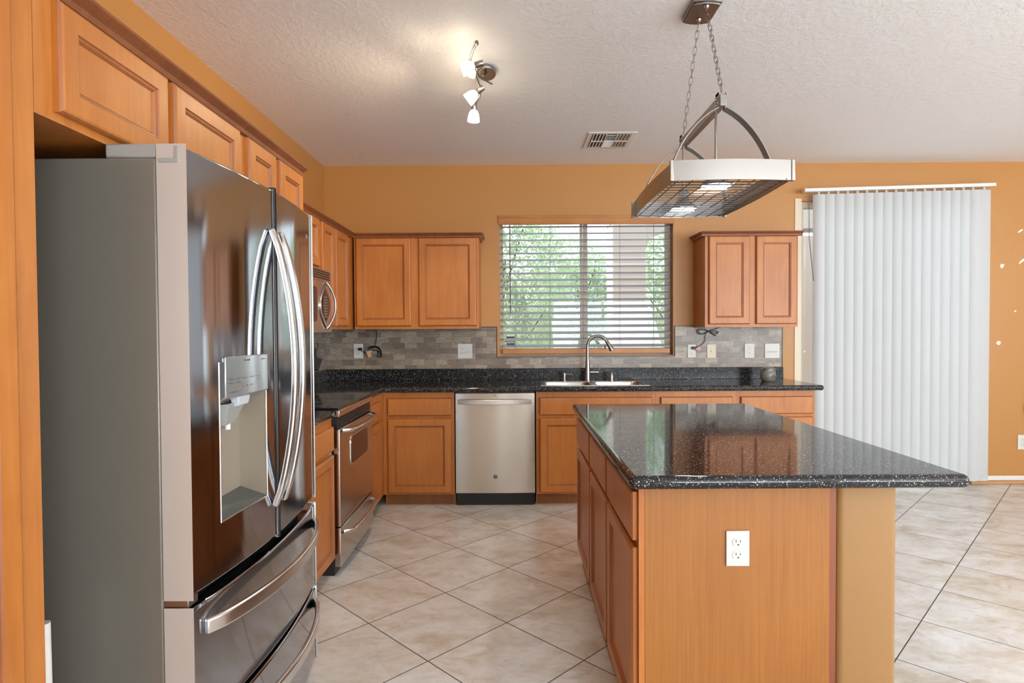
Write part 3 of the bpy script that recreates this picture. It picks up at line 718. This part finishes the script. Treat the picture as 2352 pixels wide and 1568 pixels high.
for a, b_ in cols:
    xface(panel_door(MB(), -b_, -a, .106, .672, IX-.0006)).build('door', [WOOD, WOODD], isl, off=O)
    xface(panel_door(MB(), -b_, -a, .695, .845, IX-.0006, slab=True)).build('drawer', [WOOD, WOODD], isl, off=O)
pw = MB(); R_ = .022; x0_, x1_, y0_, y1_ = .986, 1.172, IY0+.002, IY1
pol = [(x0_, y1_)]
for (cx, cy, s0) in ((x0_+R_, y0_+R_, 2), (x1_-R_, y0_+R_, 3)):
    for k in range(7):
        th = (s0+k/6)*PI/2; pol.append((cx+R_*math.cos(th), cy+R_*math.sin(th)))
pol.append((x1_, y1_))
pwo = pw.prism(pol, 'z', 0, .8725).build('pony_wall', WALL2, smooth=True); tag(pwo, 'ochre plastered half wall with rounded corners supporting the island top on its right', 'half wall')
isc = box(.338, 1.332, 1.738, 3.452, .874, .914).build('island_countertop', QTZ, bevel=.018, seg=5); tag(isc, 'wide polished black speckled worktop covering the island', 'countertop')

# ------------------------------------------------------------ refrigerator
FR0, FR1 = 1.456, 2.366; FM = (FR0+FR1)/2
fr = thing('refrigerator', 'stainless steel french door refrigerator with water dispenser on the left wall', 'refrigerator', (-1.1, FM, 0)); O = tuple(fr.location)
fxs = lambda y: -.792 + .036*(1-((y-FM)/(.455))**2)
case = box(-1.575, -.860, FR0+.002, FR1-.002, .03, 1.765).build('case', FRSIDE, fr, bevel=.006, off=O)
box(-1.5, -.90, FR0+.03, FR1-.03, 0.0, .03).build('base_grille', DARKPL, fr, off=O)
box(-.860, -.852, FR0+.012, FR1-.012, .05, 1.745).build('door_gasket', DARKPL, fr, off=O)
def fdoor(name, ya, yb, za, zb, hole=None, em=(1, 1), body_top=None, xb=-.851):
    m_ = MB(); ys = [ya + (yb-ya)*k/14 for k in range(15)]
    zs3 = [za, zb]
    if hole:
        ys = sorted([y for y in ys if abs(y-hole[0]) > .012 and abs(y-hole[1]) > .012] + [hole[0], hole[1]]); zs3 = [za, hole[2], hole[3], zb]
    nY, nZ = len(ys), len(zs3); id0 = len(m_.v)
    for y in ys:
        for z in zs3: m_.v.append((fxs(y), y, z))
    for i in range(nY-1):
        for j in range(nZ-1):
            if hole and j == 1 and hole[0]-1e-6 <= ys[i] and ys[i+1] <= hole[1]+1e-6: continue
            m_.f.append((i*nZ+j, (i+1)*nZ+j, (i+1)*nZ+j+1, i*nZ+j+1)); m_.m.append(0)
    # back and rim
    b0 = len(m_.v)
    for y in ys:
        m_.v.append((xb, y, za)); m_.v.append((xb, y, zb))
    for i in range(nY-1):
        A, B = b0+2*i, b0+2*(i+1)
        m_.f += [(A, A+1, B+1, B), (i*nZ, A, B, (i+1)*nZ), (i*nZ+nZ-1, (i+1)*nZ+nZ-1, B+1, A+1)]; m_.m += [0, 0, 0]
    e0 = [b0, b0+1] + [nZ-1-j for j in range(nZ)]
    m_.f.append(tuple(e0)); m_.m.append(em[0])
    l0 = (nY-1)*nZ; bb = b0+2*(nY-1)
    m_.f.append(tuple([bb+1, bb] + [l0+j for j in range(nZ)])); m_.m.append(em[1])
    return m_.build(name, [FRSTEEL, FREDGE, DARKPL], fr, bevel=.007, seg=3, off=O)
H = (1.580, 1.835, .838, 1.262)
dl = fdoor('door', FR0, FM-.004, .692, 1.790, hole=H, em=(1, 2))
drr = fdoor('door', FM+.004, FR1, .692, 1.790, em=(2, 1))
w1_ = fdoor('freezer_drawer', FR0, FR1, .345, .660)
w2_ = fdoor('freezer_drawer', FR0, FR1, .050, .328)
# dispenser recess
rc = MB(); xr = -.838
fa_, fb_ = fxs(H[0]), fxs(H[1])
rc.add([(fa_, H[0], H[2]), (fb_, H[1], H[2]), (fb_, H[1], H[3]), (fa_, H[0], H[3]), (xr, H[0]+.004, H[2]+.03), (xr, H[1]-.004, H[2]+.03), (xr, H[1]-.004, H[3]), (xr, H[0]+.004, H[3])],
       [(4, 5, 6, 7), (0, 4, 7, 3), (1, 2, 6, 5), (3, 7, 6, 2)])
rco = rc.build('dispenser_recess', mat('dispenser_grey', srgb(160, 148, 132), .35, metal=.3), dl, off=O)
MB().add([(fa_, H[0], H[2]), (fb_, H[1], H[2]), (xr, H[1]-.004, H[2]+.03), (xr, H[0]+.004, H[2]+.03), (fa_, H[0], H[2]+.003), (fb_, H[1], H[2]+.003), (xr, H[1]-.004, H[2]+.033), (xr, H[0]+.004, H[2]+.033)], [(0, 3, 2, 1), (4, 5, 6, 7), (0, 1, 5, 4), (2, 3, 7, 6), (1, 2, 6, 5), (3, 0, 4, 7)]).build('drip_tray', mat('tray_grey', srgb(110, 112, 112), .3, metal=.5), dl, off=O)
ed = MB()
for (p, q) in (((fa_, H[0], H[2]), (fb_, H[1], H[2])), ((fa_, H[0], H[2]), (fa_, H[0], H[3])), ((fb_, H[1], H[2]), (fb_, H[1], H[3]))):
    ed.tube([p, q], .0022, 6)
ed.build('recess_edge', CHROME, dl, off=O)
cpn = MB(); cy0, cy1 = 1.600, 1.838; z_t, z_b = 1.276, 1.165
ca0, ca1 = fxs(cy0)+.006, fxs(cy1)+.006
cpn.add([(ca0, cy0, z_b), (ca1, cy1, z_b), (ca1, cy1, z_t), (ca0, cy0, z_t), (xr+.002, cy0, z_b-.035), (xr+.002, cy1-.012, z_b-.035), (xr+.002, cy1-.012, z_t-.02), (xr+.002, cy0, z_t-.02)],
        [(0, 1, 2, 3), (4, 7, 6, 5), (0, 4, 5, 1), (3, 2, 6, 7), (0, 3, 7, 4), (1, 5, 6, 2)])
cpo = cpn.build('control_panel', mat('panel_steel_film', srgb(160, 164, 164), .22, metal=.6), dl, bevel=.003, off=O)
def on_panel(y, z, e_=.0008):
    return (ca0 + (ca1-ca0)*(y-cy0)/(cy1-cy0) + e_, y, z)
mk = MB()
def pmark(y, z, w, h):
    a = on_panel(y-w/2, z-h/2); b_ = on_panel(y+w/2, z+h/2)
    mk.add([a, (b_[0], b_[1], a[2]), b_, (a[0], a[1], b_[2])], [(0, 1, 2, 3)])
for i, y in enumerate((1.628, 1.663, 1.700, 1.738, 1.775)):
    for j in range(2 if i in (0, 1, 4) else 1):
        for q in range(3): pmark(y-.006+q*.006, 1.213-j*.010, .0042, .0022)
for y in (1.690, 1.712, 1.735): pmark(y, 1.190, .006, .0035)
for q in range(5): pmark(1.70+q*.0065, 1.262, .0035, .006 if q in (0, 4) else .0035)
for q in range(4): pmark(1.800+q*.006, 1.261, .004, .0025)
for q in range(7): pmark(1.620+q*.006, 1.178, .004, .0018)
mk.build('panel_lettering', mat('panel_ink', srgb(78, 84, 88), .5), cpo, off=O)
MB().add([(-.800, 1.69, 1.162), (-.800, 1.775, 1.162), (-.800, 1.768, 1.128), (-.800, 1.70, 1.128), (-.775, 1.692, 1.163), (-.775, 1.773, 1.163), (-.780, 1.765, 1.132), (-.780, 1.702, 1.132)],
         [(0, 1, 2, 3), (7, 6, 5, 4), (0, 4, 5, 1), (1, 5, 6, 2), (2, 6, 7, 3), (3, 7, 4, 0)]).build('dispenser_paddle', mat('clear_paddle', srgb(196, 202, 208), .2), dl, bevel=.003, off=O)
MB().add([(xr+.001, 1.63, 1.14), (xr+.001, 1.80, 1.14), (-.79, 1.78, 1.142), (-.79, 1.66, 1.142), (xr+.001, 1.66, 1.075), (xr+.001, 1.74, 1.075), (-.805, 1.725, 1.08), (-.805, 1.675, 1.08)],
         [(0, 3, 2, 1), (4, 5, 6, 7), (3, 7, 6, 2), (0, 4, 7, 3), (1, 2, 6, 5), (0, 1, 5, 4)]).build('dispenser_chute', GREYPL, dl, bevel=.003, off=O)
MB().tube([(-.812, 1.70, 1.083), (-.812, 1.70, 1.066)], .008, 12).build('water_nozzle', TRIMW, dl, off=O, smooth=True)
# handles
def arch_v(y, zt, zb, out):
    pts = []
    for k in range(17):
        s = k/16; z = zt+(zb-zt)*s; pts.append((fxs(y)+.006+out*math.sin(PI*s)**.75, y, z))
    return pts
MB().bar(arch_v(1.876, 1.662, .795, .068), .024, .018, (0, 1, 0)).build('handle', CHROME, dl, bevel=.006, seg=3, off=O)
MB().bar(arch_v(1.946, 1.662, .795, .068), .024, .018, (0, 1, 0)).build('handle', CHROME, drr, bevel=.006, seg=3, off=O)
def arch_h(z, out, dip=0):
    pts = []
    for k in range(21):
        s = k/20; y = 1.502+(2.325-1.502)*s; pts.append((fxs(y)+.004+out*math.sin(PI*s)**.6, y, z))
    return pts
MB().bar(arch_h(.598, .060), .040, .016, (0, 0, 1)).build('handle', CHROME, w1_, bevel=.006, seg=3, off=O)
MB().bar(arch_h(.285, .060), .040, .016, (0, 0, 1)).build('handle', CHROME, w2_, bevel=.006, seg=3, off=O)
hc = MB().box(-.985, -.862, FR0+.005, FR0+.12, 1.7655, 1.800); hc.build('hinge_cover', GREYPL, fr, bevel=.005, off=O)
MB().box(-.985, -.862, FR1-.12, FR1-.005, 1.7655, 1.800).build('hinge_cover', GREYPL, fr, bevel=.005, off=O)
MB().lathe([(.012, 0), (.012, .012)], (-.822, FR0+.03, 1.7905), 16).box(-.862, -.80, FR0+.02, FR0+.06, 1.7905, 1.794).build('hinge_pin', GREYPL, fr, smooth=True, off=O)
MB().box(-.852, -.804, FR0-.0025, FR0+.004, 1.752, 1.762).box(-.813, -.804, FR0-.0025, FR0+.004, 1.762, 1.792).build('hinge_bracket', GREYPL, fr, bevel=.001, off=O)
box(-.862, -.800, FR0+.004, FR0+.05, .664, .688).build('middle_hinge', SATIN, fr, bevel=.002, off=O)
# logo-free badge bump
MB().lathe([(.009, 0), (.009, .002)], (fxs(2.28)-.0005, 2.28, 1.70), 16, axis=(1, 0, 0)).build('badge', SATIN, drr, off=O)
pp = thing('plastic_pipe', 'white plastic pipe standing between the pantry cabinet and the refrigerator', 'pipe', (-1.075, 1.36, 0)); O = tuple(pp.location)
MB().tube([(-1.072, 1.36, 0), (-1.078, 1.36, .68)], .0135, 16).build('tube', TRIMW, pp, smooth=True, off=O)

# ------------------------------------------------------------ range
RG0, RG1 = 3.264, 4.026
rg = thing('kitchen_range', 'stainless steel range with black glass cooktop on the left wall', 'stove', (-1.25, (RG0+RG1)/2, 0)); O = tuple(rg.location)
box(-1.585, -.985, RG0+.002, RG1-.002, .0, .908).build('body', DARKPL, rg, off=O)
box(-1.585, -.952, RG0, RG1, .9085, .922).build('cooktop', BLACKGL, rg, bevel=.002, off=O)
rings = MB()
for (cx, cy, r_) in ((-1.12, 3.46, .09), (-1.12, 3.82, .11), (-1.42, 3.46, .11), (-1.42, 3.82, .08)):
    rings.tube([(cx+r_*math.cos(2*PI*k/32), cy+r_*math.sin(2*PI*k/32), .9222) for k in range(33)], .0008, 4)
rings.build('burner_ring', mat('burner_print', srgb(90, 90, 90), .4), rg, off=O)
box(-1.585, -1.53, RG0, RG1, .9225, .955).build('rear_vent', BLACK, rg, bevel=.004, off=O)
box(-.9845, -.948, RG0, RG1, .872, .908).build('front_trim', STEEL, rg, bevel=.003, off=O)
cp = MB().box(-.9845, -.962, RG0, RG1, .806, .871)
for k in range(3): cp.box(-.9625, -.957, RG0+.03, RG1-.03, .822+k*.015, .829+k*.015)
cp.build('vent_panel', BLACK, rg, off=O)
od = box(-.9845, -.948, RG0+.001, RG1-.001, .270, .803).build('oven_door', STEEL, rg, bevel=.004, off=O)
def rrect(y0, y1, z0, z1, R, n=5):
    p = []
    for (cx, cz, s0) in ((y1-R, z1-R, 0), (y0+R, z1-R, 1), (y0+R, z0+R, 2), (y1-R, z0+R, 3)):
        for k in range(n+1):
            th = (s0+k/n)*PI/2; p.append((cx+R*math.cos(th), cz+R*math.sin(th)))
    return p
MB().prism(rrect(3.475, 3.885, .555, .735, .045), 'x', -.9482, -.9445).build('window_trim', CHROME, od, off=O)
MB().prism(rrect(3.487, 3.873, .567, .723, .038), 'x', -.9444, -.9425).build('oven_window', OVENGL, od, off=O)
def rhandle(z, par, out=.050):
    pts = [(-.948, RG0+.05, z), (-.948+out*.75, RG0+.075, z)] + [(-.948+out+.012*math.sin(PI*k/10), RG0+.11+(RG1-RG0-.22)*k/10, z) for k in range(11)] + [(-.948+out*.75, RG1-.075, z), (-.948, RG1-.05, z)]
    MB().tube(smoothpts(pts, 3), .0115, 12).build('handle', CHROME, par, smooth=True, off=O)
rhandle(.790, od)
dw_ = box(-.9845, -.948, RG0+.001, RG1-.001, .048, .262).build('storage_drawer', STEEL, rg, bevel=.004, off=O)
rhandle(.228, dw_)

# ------------------------------------------------------------ microwave
M0, M1 = 3.238, 4.000; MX = -1.205
mw = thing('microwave_oven', 'stainless over-the-range microwave with arched handle above the stove', 'microwave', (-1.4, 3.62, 1.325)); O = tuple(mw.location)
box(LX+.010, MX-.035, M0, M1, 1.328, 1.738).build('body', DARKPL, mw, off=O)
box(MX-.034, MX, M0, M1, 1.328, 1.658).build('front', STEEL, mw, bevel=.004, off=O)
gb = MB().box(MX-.034, MX-.010, M0, M1, 1.660, 1.738); gb.build('grille', STEEL, mw, off=O)
g2 = MB()
for k in range(4): g2.box(MX-.0105, MX-.006, M0+.03, M1-.01, 1.672+.015*k, 1.681+.015*k)
g2.build('louver', BLACK, mw, off=O)
MB().prism(rrect(M0+.05, 3.70, 1.40, 1.615, .03), 'x', MX-.001, MX+.0025).build('door_window', BLACKGL, mw, off=O)
# lens-shaped control area and bow handle
cyc, czc = 3.86, 1.505
lens = []
for k in range(25):
    s = k/24; lens.append((cyc+.105*math.sin(PI*s), czc+.115-.23*s))
for k in range(1, 24):
    s = k/24; lens.append((cyc-.105*math.sin(PI*s), czc-.115+.23*s))
MB().prism(lens, 'x', MX-.001, MX+.003).build('control_panel', BLACKGL, mw, off=O)
bt = MB()
for r_ in range(8):
    for c_ in range(3): bt.box(MX+.0031, MX+.0036, cyc-.025+c_*.022, cyc-.015+c_*.022, czc-.075+r_*.018, czc-.070+r_*.018)
bt.build('button_print', mat('button_ink', srgb(170, 160, 150), .5), mw, off=O)
hp = []
for k in range(19):
    s = k/18; hp.append((MX+.004+.045*math.sin(PI*s)**.8, cyc+.02+.05*math.sin(PI*s), czc+.15-.30*s))
MB().bar(hp, .026, .012, (0, 1, 0)).build('handle', CHROME, mw, bevel=.004, off=O)
hp = [(MX+.004, cyc+.02-.125*math.sin(PI*k/18), czc+.145-.29*k/18) for k in range(19)]
MB().bar(hp, .008, .016, (1, 0, 0)).build('trim_arc', CHROME, mw, bevel=.002, off=O)

# ------------------------------------------------------------ dishwasher
dw = thing('dishwasher', 'stainless steel dishwasher with bar handle left of the sink cabinet', 'dishwasher', (-.139, 4.56, 0)); O = tuple(dw.location)
box(-.438, .161, 4.572, 5.10, .10, .868).build('tub', DARKPL, dw, off=O)
ddp = [(-.438, 4.571), (.161, 4.571)] + [(.161-(.599)*k/16, 4.534-.006*math.sin(PI*k/16)) for k in range(17)]
ddo = MB().prism(ddp, 'z', .106, .862).build('door', STEEL, dw, smooth=True, off=O)
MB().bar([(-.418, 4.512, .800), (-.28, 4.500, .799), (-.139, 4.496, .798), (0, 4.500, .799), (.141, 4.512, .800)], .036, .014, (0, 0, 1)).build('handle', CHROME, ddo, bevel=.003, off=O)
for X in (-.40, .12): box(X, X+.018, 4.512, 4.536, .792, .808).build('handle_post', CHROME, ddo, off=O)
MB().lathe([(.0165, 0), (.0165, .002), (.013, .0028)], (-.139, 4.5285, .232), 24, axis=(0, -1, 0)).build('badge', mat('badge_grey', srgb(120, 118, 116), .3, metal=.8), ddo, smooth=True, off=O)
box(-.148, -.134, 4.5268, 4.529, .845, .849).build('display_window', SLOT, ddo, off=O)
box(-.436, .159, 4.585, 4.60, .0, .100).box(-.436, .159, 4.575, 4.584, .052, .098).build('toe_panel', BLACK, dw, off=O)

# ------------------------------------------------------------ pot rack light
pr = thing('pot_rack_light', 'hanging nickel pot rack with wire grid and two lit downlights above the island', 'pot rack', (.83, 2.645, CZ)); O = tuple(pr.location)
PX, PY = .83, 2.645
m_ = MB()
def canopy(sc, z0, z1):
    pol = []
    a, c_ = .062*sc, .10*sc
    for k in range(9): pol.append((PX-a+2*a*k/8, PY-c_*.86-c_*.14*math.sin(PI*k/8)))
    for k in range(9): pol.append((PX+a-2*a*k/8, PY+c_*.86+c_*.14*math.sin(PI*k/8)))
    m_.prism(pol, 'z', z0, z1)
canopy(1.0, CZ-.022, CZ-.0005); canopy(.9, CZ-.030, CZ-.0221)
m_.build('canopy', SATIN, pr, bevel=.002, off=O)
def chain(p, q, n):
    p, q = Vector(p), Vector(q); d = (q-p)/n; L = d.length; dn = d.normalized(); c_ = MB()
    a = dn.cross(Vector((0, 1, 0))).normalized(); b_ = dn.cross(a).normalized()
    for i in range(n):
        ctr = p + d*(i+.5); s = a if i % 2 else b_; pts = []
        hl, w = L*.5+.0045, .0075
        for k in range(16):
            th = 2*PI*k/16; cx, sx_ = math.cos(th), math.sin(th)
            pts.append(ctr + s*w*cx + dn*((hl-w)*(1 if sx_ > 0 else -1) + w*sx_))
        pts.append(pts[0]); pts.append(pts[1])
        c_.tube(pts, .0015, 6, caps=False)
    return c_
RYN, RYF, RZ = 2.395, 2.925, 2.262
chain((PX, PY+.045, CZ-.045), (PX, RYF, RZ+.02), 15).build('chain', SATIN, pr, smooth=True, off=O)
chain((PX, PY-.065, CZ-.045), (PX, RYN, RZ+.02), 15).build('chain', SATIN, pr, smooth=True, off=O)
for yy_ in (PY+.045, PY-.065):
    MB().lathe([(.012, 0), (.010, .006), (.004, .012), (.003, .018)], (PX, yy_, CZ-.0305), 14, axis=(0, 0, -1)).build('loop_screw', SATIN, pr, smooth=True, off=O)
box(PX-.0125, PX+.0125, RYN-.02, RYF+.02, RZ-.045, RZ).build('ridge_beam', SATIN, pr, bevel=.002, off=O)
for y in (RYN-.005, RYF-.02):
    bl_ = MB()
    bl_.box(PX-.016, PX-.0127, y, y+.03, RZ-.05, RZ+.012).box(PX+.0127, PX+.016, y, y+.03, RZ-.05, RZ+.012).box(PX-.016, PX+.016, y, y+.03, RZ+.0005, RZ+.012)
    for z in (RZ-.012, RZ-.036):
        bl_.lathe([(.006, 0), (.006, .006)], (PX-.016, y+.015, z), 8, axis=(-1, 0, 0)); bl_.lathe([(.006, 0), (.006, .006)], (PX+.016, y+.015, z), 8, axis=(1, 0, 0))
    bl_.build('clamp', SATIN, pr, off=O)
ZB, ZT = 1.900, 1.976      # band bottom and top
HWX = .215; YN, YF = 2.275, 3.015
# bowed bands
def band(pts, name):
    b2 = MB(); n = len(pts); c = Vector((PX, PY)); vs = []
    for p in pts:
        P = Vector(p); inn = P + (c-P).normalized()*.004
        vs += [(P.x, P.y, ZB), (P.x, P.y, ZT), (inn.x, inn.y, ZT), (inn.x, inn.y, ZB)]
    fs = []
    for i in range(n-1):
        for k in range(4): fs.append((i*4+k, i*4+(k+1) % 4, (i+1)*4+(k+1) % 4, (i+1)*4+k))
    fs += [(3, 2, 1, 0), tuple((n-1)*4+k for k in range(4))]
    b2.add(vs, fs).build(name, SATIN, pr, smooth=True, off=O)
bowx = lambda s: PX-HWX-.012+2*(HWX+.012)*s
band([(bowx(k/16), YN-.020*math.sin(PI*k/16)) for k in range(17)], 'end_band')
band([(bowx(k/16), YF+.020*math.sin(PI*k/16)) for k in range(17)], 'end_band')
band([(PX-HWX-.014*math.sin(PI*k/12)-.004, YN+.006+(YF-YN-.012)*k/12) for k in range(13)], 'side_band')
band([(PX+HWX+.014*math.sin(PI*k/12)+.004, YN+.006+(YF-YN-.012)*k/12) for k in range(13)], 'side_band')
for sx_ in (-1, 1):
    for y in (YN-.004, YF-.014):
        MB().box(PX+sx_*(HWX+.006), PX+sx_*(HWX+.020), y, y+.018, ZB-.002, ZT+.002).build('corner_cap', SATIN, pr, bevel=.002, off=O)
gr_ = MB()
for k in range(8):
    X = PX-HWX+.012+(2*HWX-.024)*k/7; gr_.tube([(X, YN-.008, ZB+.004), (X, YF+.008, ZB+.004)], .0022, 6)
for k in range(17):
    Y = YN+.012+(YF-YN-.024)*k/16; gr_.tube([(PX-HWX, Y, ZB+.009), (PX+HWX, Y, ZB+.009)], .0027, 6)
gr_.build('wire_grid', mat('dark_nickel_wire', (.25, .25, .26, 1), .3, metal=1), pr, smooth=True, off=O)
# arched strap legs from the ridge to the side bands
for y in (RYN+.01, RYF-.005):
    for sx_ in (-1, 1):
        pts = []
        for k in range(15):
            s = k/14; th = s*PI/2*.80
            ex = math.sin(th)/math.sin(PI/2*.8); ez = (1-math.cos(th))/(1-math.cos(PI/2*.8))
            pts.append((PX+sx_*(.016+(HWX-.010-.016)*ex), y, RZ-.048-(RZ-.048-ZT+.02)*(.35*ex+.65*ez)))
        MB().bar(pts, .042, .004, (0, 1, 0)).build('strap', SATIN, pr, bevel=.001, off=O)
for (y, off_) in ((RYN+.05, 0), (RYF-.02, 0)):
    MB().tube([(PX-.006, y, RZ-.045), (PX-.006, y, ZT+.035)], .0048, 10).build('stem', SATIN, pr, smooth=True, off=O)
    shd = MB().lathe([(.018, ZT+.036), (.021, ZT+.030), (.024, ZT), (.032, ZT-.018), (.060, ZB+.026), (.066, ZB+.0165), (.062, ZB+.018), (.028, ZT-.02)], (PX-.006, y, 0), 28, caps=False)
    sh_ = shd.build('lamp_shade', SATIN, pr, smooth=True, off=O)
    MB().lathe([(.0015, ZB+.013), (.04, ZB+.0135), (.058, ZB+.016), (.058, ZB+.020)], (PX-.006, y, 0), 28).build('led_lens', LAMPC, sh_, smooth=True, off=O)
    L_ = lamp('led', 'SPOT', (PX-.006, y, ZB+.010), (0, 0, 0), 16, (.93, .97, 1)); L_.data.spot_size = math.radians(130); L_.data.spot_blend = .5; L_.data.shadow_soft_size = .05

# ------------------------------------------------------------ ceiling track light
tl = thing('track_light', 'curved nickel ceiling light with four lit frosted glass shades above the kitchen aisle', 'ceiling light', (-.14, 3.25, CZ)); O = tuple(tl.location)
cv = MB(); pol = [(-.135+.052*math.cos(2*PI*k/28), 3.265+.085*math.sin(2*PI*k/28)) for k in range(28)]
cv.prism(pol, 'z', CZ-.024, CZ-.0005); cv.build('canopy', SATIN, tl, bevel=.006, seg=3, off=O)
MB().tube([(-.135, 3.24, CZ-.024), (-.150, 3.18, 2.675)], .006, 8).tube(smoothpts([(-.200, 3.03, 2.675), (-.185, 3.10, 2.668), (-.158, 3.18, 2.665), (-.105, 3.27, 2.668)]), .0045, 8).build('cross_arm', SATIN, tl, smooth=True, off=O)
rod = smoothpts([(-.158, 2.775, 2.655), (-.178, 2.83, 2.648), (-.200, 2.93, 2.64), (-.196, 3.03, 2.64), (-.180, 3.13, 2.645), (-.172, 3.25, 2.64), (-.178, 3.36, 2.635), (-.212, 3.45, 2.63), (-.226, 3.49, 2.63)])
MB().tube(rod, .0062, 8).lathe([(.009, -.008), (.009, .008)], (-.158, 2.775, 2.655), 10, axis=(0, 1, 0)).build('rail', SATIN, tl, smooth=True, off=O)
def head(p, d, k=.88, watts=0):
    p = Vector(p); d = Vector(d).normalized()
    if watts:
        L_ = lamp('bulb', 'SPOT', p + d*.10*k, d.to_track_quat('-Z', 'Y').to_euler(), watts, (1, .80, .56))
        L_.data.spot_size = math.radians(150); L_.data.spot_blend = .6; L_.data.shadow_soft_size = .03
    MB().lathe([(a*k, b_*k) for a, b_ in ((.016, -.03), (.018, -.026), (.018, .012), (.015, .020))], p, 18, axis=d).build('lamp_socket', SATIN, tl, smooth=True, off=O)
    MB().lathe([(a*k, b_*k) for a, b_ in ((.014, .0205), (.024, .028), (.032, .045), (.036, .065), (.039, .092), (.036, .092), (.02, .03))], p, 22, axis=d, caps=False).build('glass_shade', LAMPW, tl, smooth=True, off=O)
head((-.160, 2.90, 2.612), (-.82, .05, -.22), watts=1.2); head((-.168, 3.17, 2.596), (-.66, .10, -.50), watts=17); head((-.212, 3.42, 2.602), (-.05, .05, -1), watts=26); head((-.186, 3.04, 2.655), (-.25, .5, -.35), .5)

# ------------------------------------------------------------ ceiling vent
cvn = thing('ceiling_vent', 'white louvred air register in the ceiling near the window', 'air vent', (.72, 4.475, CZ)); O = tuple(cvn.location)
V0, V1, U0, U1 = .545, .895, 4.29, 4.665
b = MB().cells([V0, V0+.035, V1-.035, V1], [U0, U0+.035, U1-.035, U1], lambda i, j: i == 1 and j == 1, CZ-.006, CZ-.0005); b.build('frame', TRIMW, cvn, bevel=.002, off=O)
box(V0+.036, V1-.036, U0+.036, U1-.036, CZ-.0009, CZ-.0003).build('duct_opening', DARKPL, cvn, off=O)
lv = MB()
for xg in (0, 1):
    for k in range(4):
        X = (V0+.044+.0235*k) if xg == 0 else (V1-.044-.0235*k)
        for (a, b_) in ((U0+.042, (U0+U1)/2-.006), ((U0+U1)/2+.006, U1-.042)):
            lv.bar([(X, a, CZ-.007), (X, b_, CZ-.007)], .013, .002, (1, 0, .8 if xg == 0 else -.8))
for k in range(8):
    Y = U0+.055+.036*k; lv.bar([(V0+.14, Y, CZ-.007), (V1-.14, Y, CZ-.007)], .016, .002, (0, 1, .7 if k < 4 else -.7))
lv.box(V0+.132, V0+.138, U0+.04, U1-.04, CZ-.012, CZ-.003).box(V1-.138, V1-.132, U0+.04, U1-.04, CZ-.012, CZ-.003).box(V0+.04, V1-.04, (U0+U1)/2-.004, (U0+U1)/2+.004, CZ-.012, CZ-.003)
lv.build('louver', TRIMW, cvn, off=O)

# ------------------------------------------------------------ outside
struct('patio_floor', box(-6, 9, WY+.14, 16, -.14, -.02), PAVE)['kind'] = 'structure'
pc = MB().box(1.20, 1.62, 7.3, 7.7, -.02, 2.62)
pcl = pc.build('patio_column', STUCCO, bevel=.02); tag(pcl, 'pale stucco patio column seen through the right half of the window', 'column'); pcl['kind'] = 'structure'
ar = [(1.62, 2.62), (1.62, 2.30)]
for k in range(1, 9): ar.append((1.62+.35*(1-math.cos(k/8*PI/2)), 2.30+.25*math.sin(k/8*PI/2)))
ar += [(4.35, 2.55), (4.35, 3.1), (1.2, 3.1), (1.2, 2.62)]
o = MB().prism(ar, 'y', 7.32, 7.68).build('patio_beam', STUCCO); o['kind'] = 'structure'
o = box(3.30, 4.35, 7.2, 7.7, -.02, 2.44).build('patio_column', STUCCO); o['kind'] = 'structure'
def tree(label, x, y, z0, rx, ry, rz_, n, seed, trunk=True):
    rnd = random.Random(seed); T = thing('garden_tree', label, 'tree', (x, y, -.02), 0, 'garden trees outside the window')
    m_ = MB()
    blobs = [(rnd.uniform(-.6, .6)*rx, rnd.uniform(-.5, .5)*ry, z0+rz_+rnd.uniform(-.6, .6)*rz_, rnd.uniform(.35, .6)) for _ in range(9)] + [(0, 0, z0+rz_, .8)]
    for _ in range(n):
        bx_, by_, bz_, br_ = rnd.choice(blobs)
        d = Vector((rnd.gauss(0, 1), rnd.gauss(0, 1), rnd.gauss(0, 1))).normalized()*rnd.uniform(.75, 1.02)*br_
        c = Vector((bx_+d.x*rx, by_+d.y*ry, bz_+d.z*rz_))
        a = Vector((rnd.uniform(-1, 1), rnd.uniform(-1, 1), rnd.uniform(-1, 1))).normalized(); b_ = a.cross(Vector((rnd.uniform(-1, 1), rnd.uniform(-1, 1), rnd.uniform(-1, 1)))).normalized()
        L_, w = rnd.uniform(.06, .12), rnd.uniform(.022, .040)
        m_.add([c-a*L_/2, c+b_*w/2, c+a*L_/2, c-b_*w/2], [(0, 1, 2, 3)])
    m_.build('foliage', LEAF, T)
    tk = MB().tube(smoothpts([(0, 0, 0), (.04, .02, z0*.6), (-.03, .03, z0+rz_*.5), (.02, 0, z0+rz_*1.2)]), .035, 8)
    for k in range(5):
        th = k*1.3; tk.tube([(0, 0, z0+rz_*(.3+.15*k)), (math.cos(th)*rx*.5, math.sin(th)*ry*.5, z0+rz_*(.8+.15*k))], .010, 6)
    tk.build('trunk', BARK, T, smooth=True)
tree('broad leafy garden tree behind the left half of the window', -.15, 9.2, .1, 1.30, .9, 1.95, 20000, 1)
tree('leafy garden tree behind the middle of the window, left of the patio column', 1.2, 11.4, .0, 1.3, .9, 1.75, 14000, 2)
tree('leafy garden tree seen just right of the patio column', 2.65, 9.4, .2, 1.1, .8, 1.5, 10000, 3)
o = box(-6, 9, 12.4, 12.6, -.02, 1.7).build('garden_wall', STUCCO); o['kind'] = 'structure'
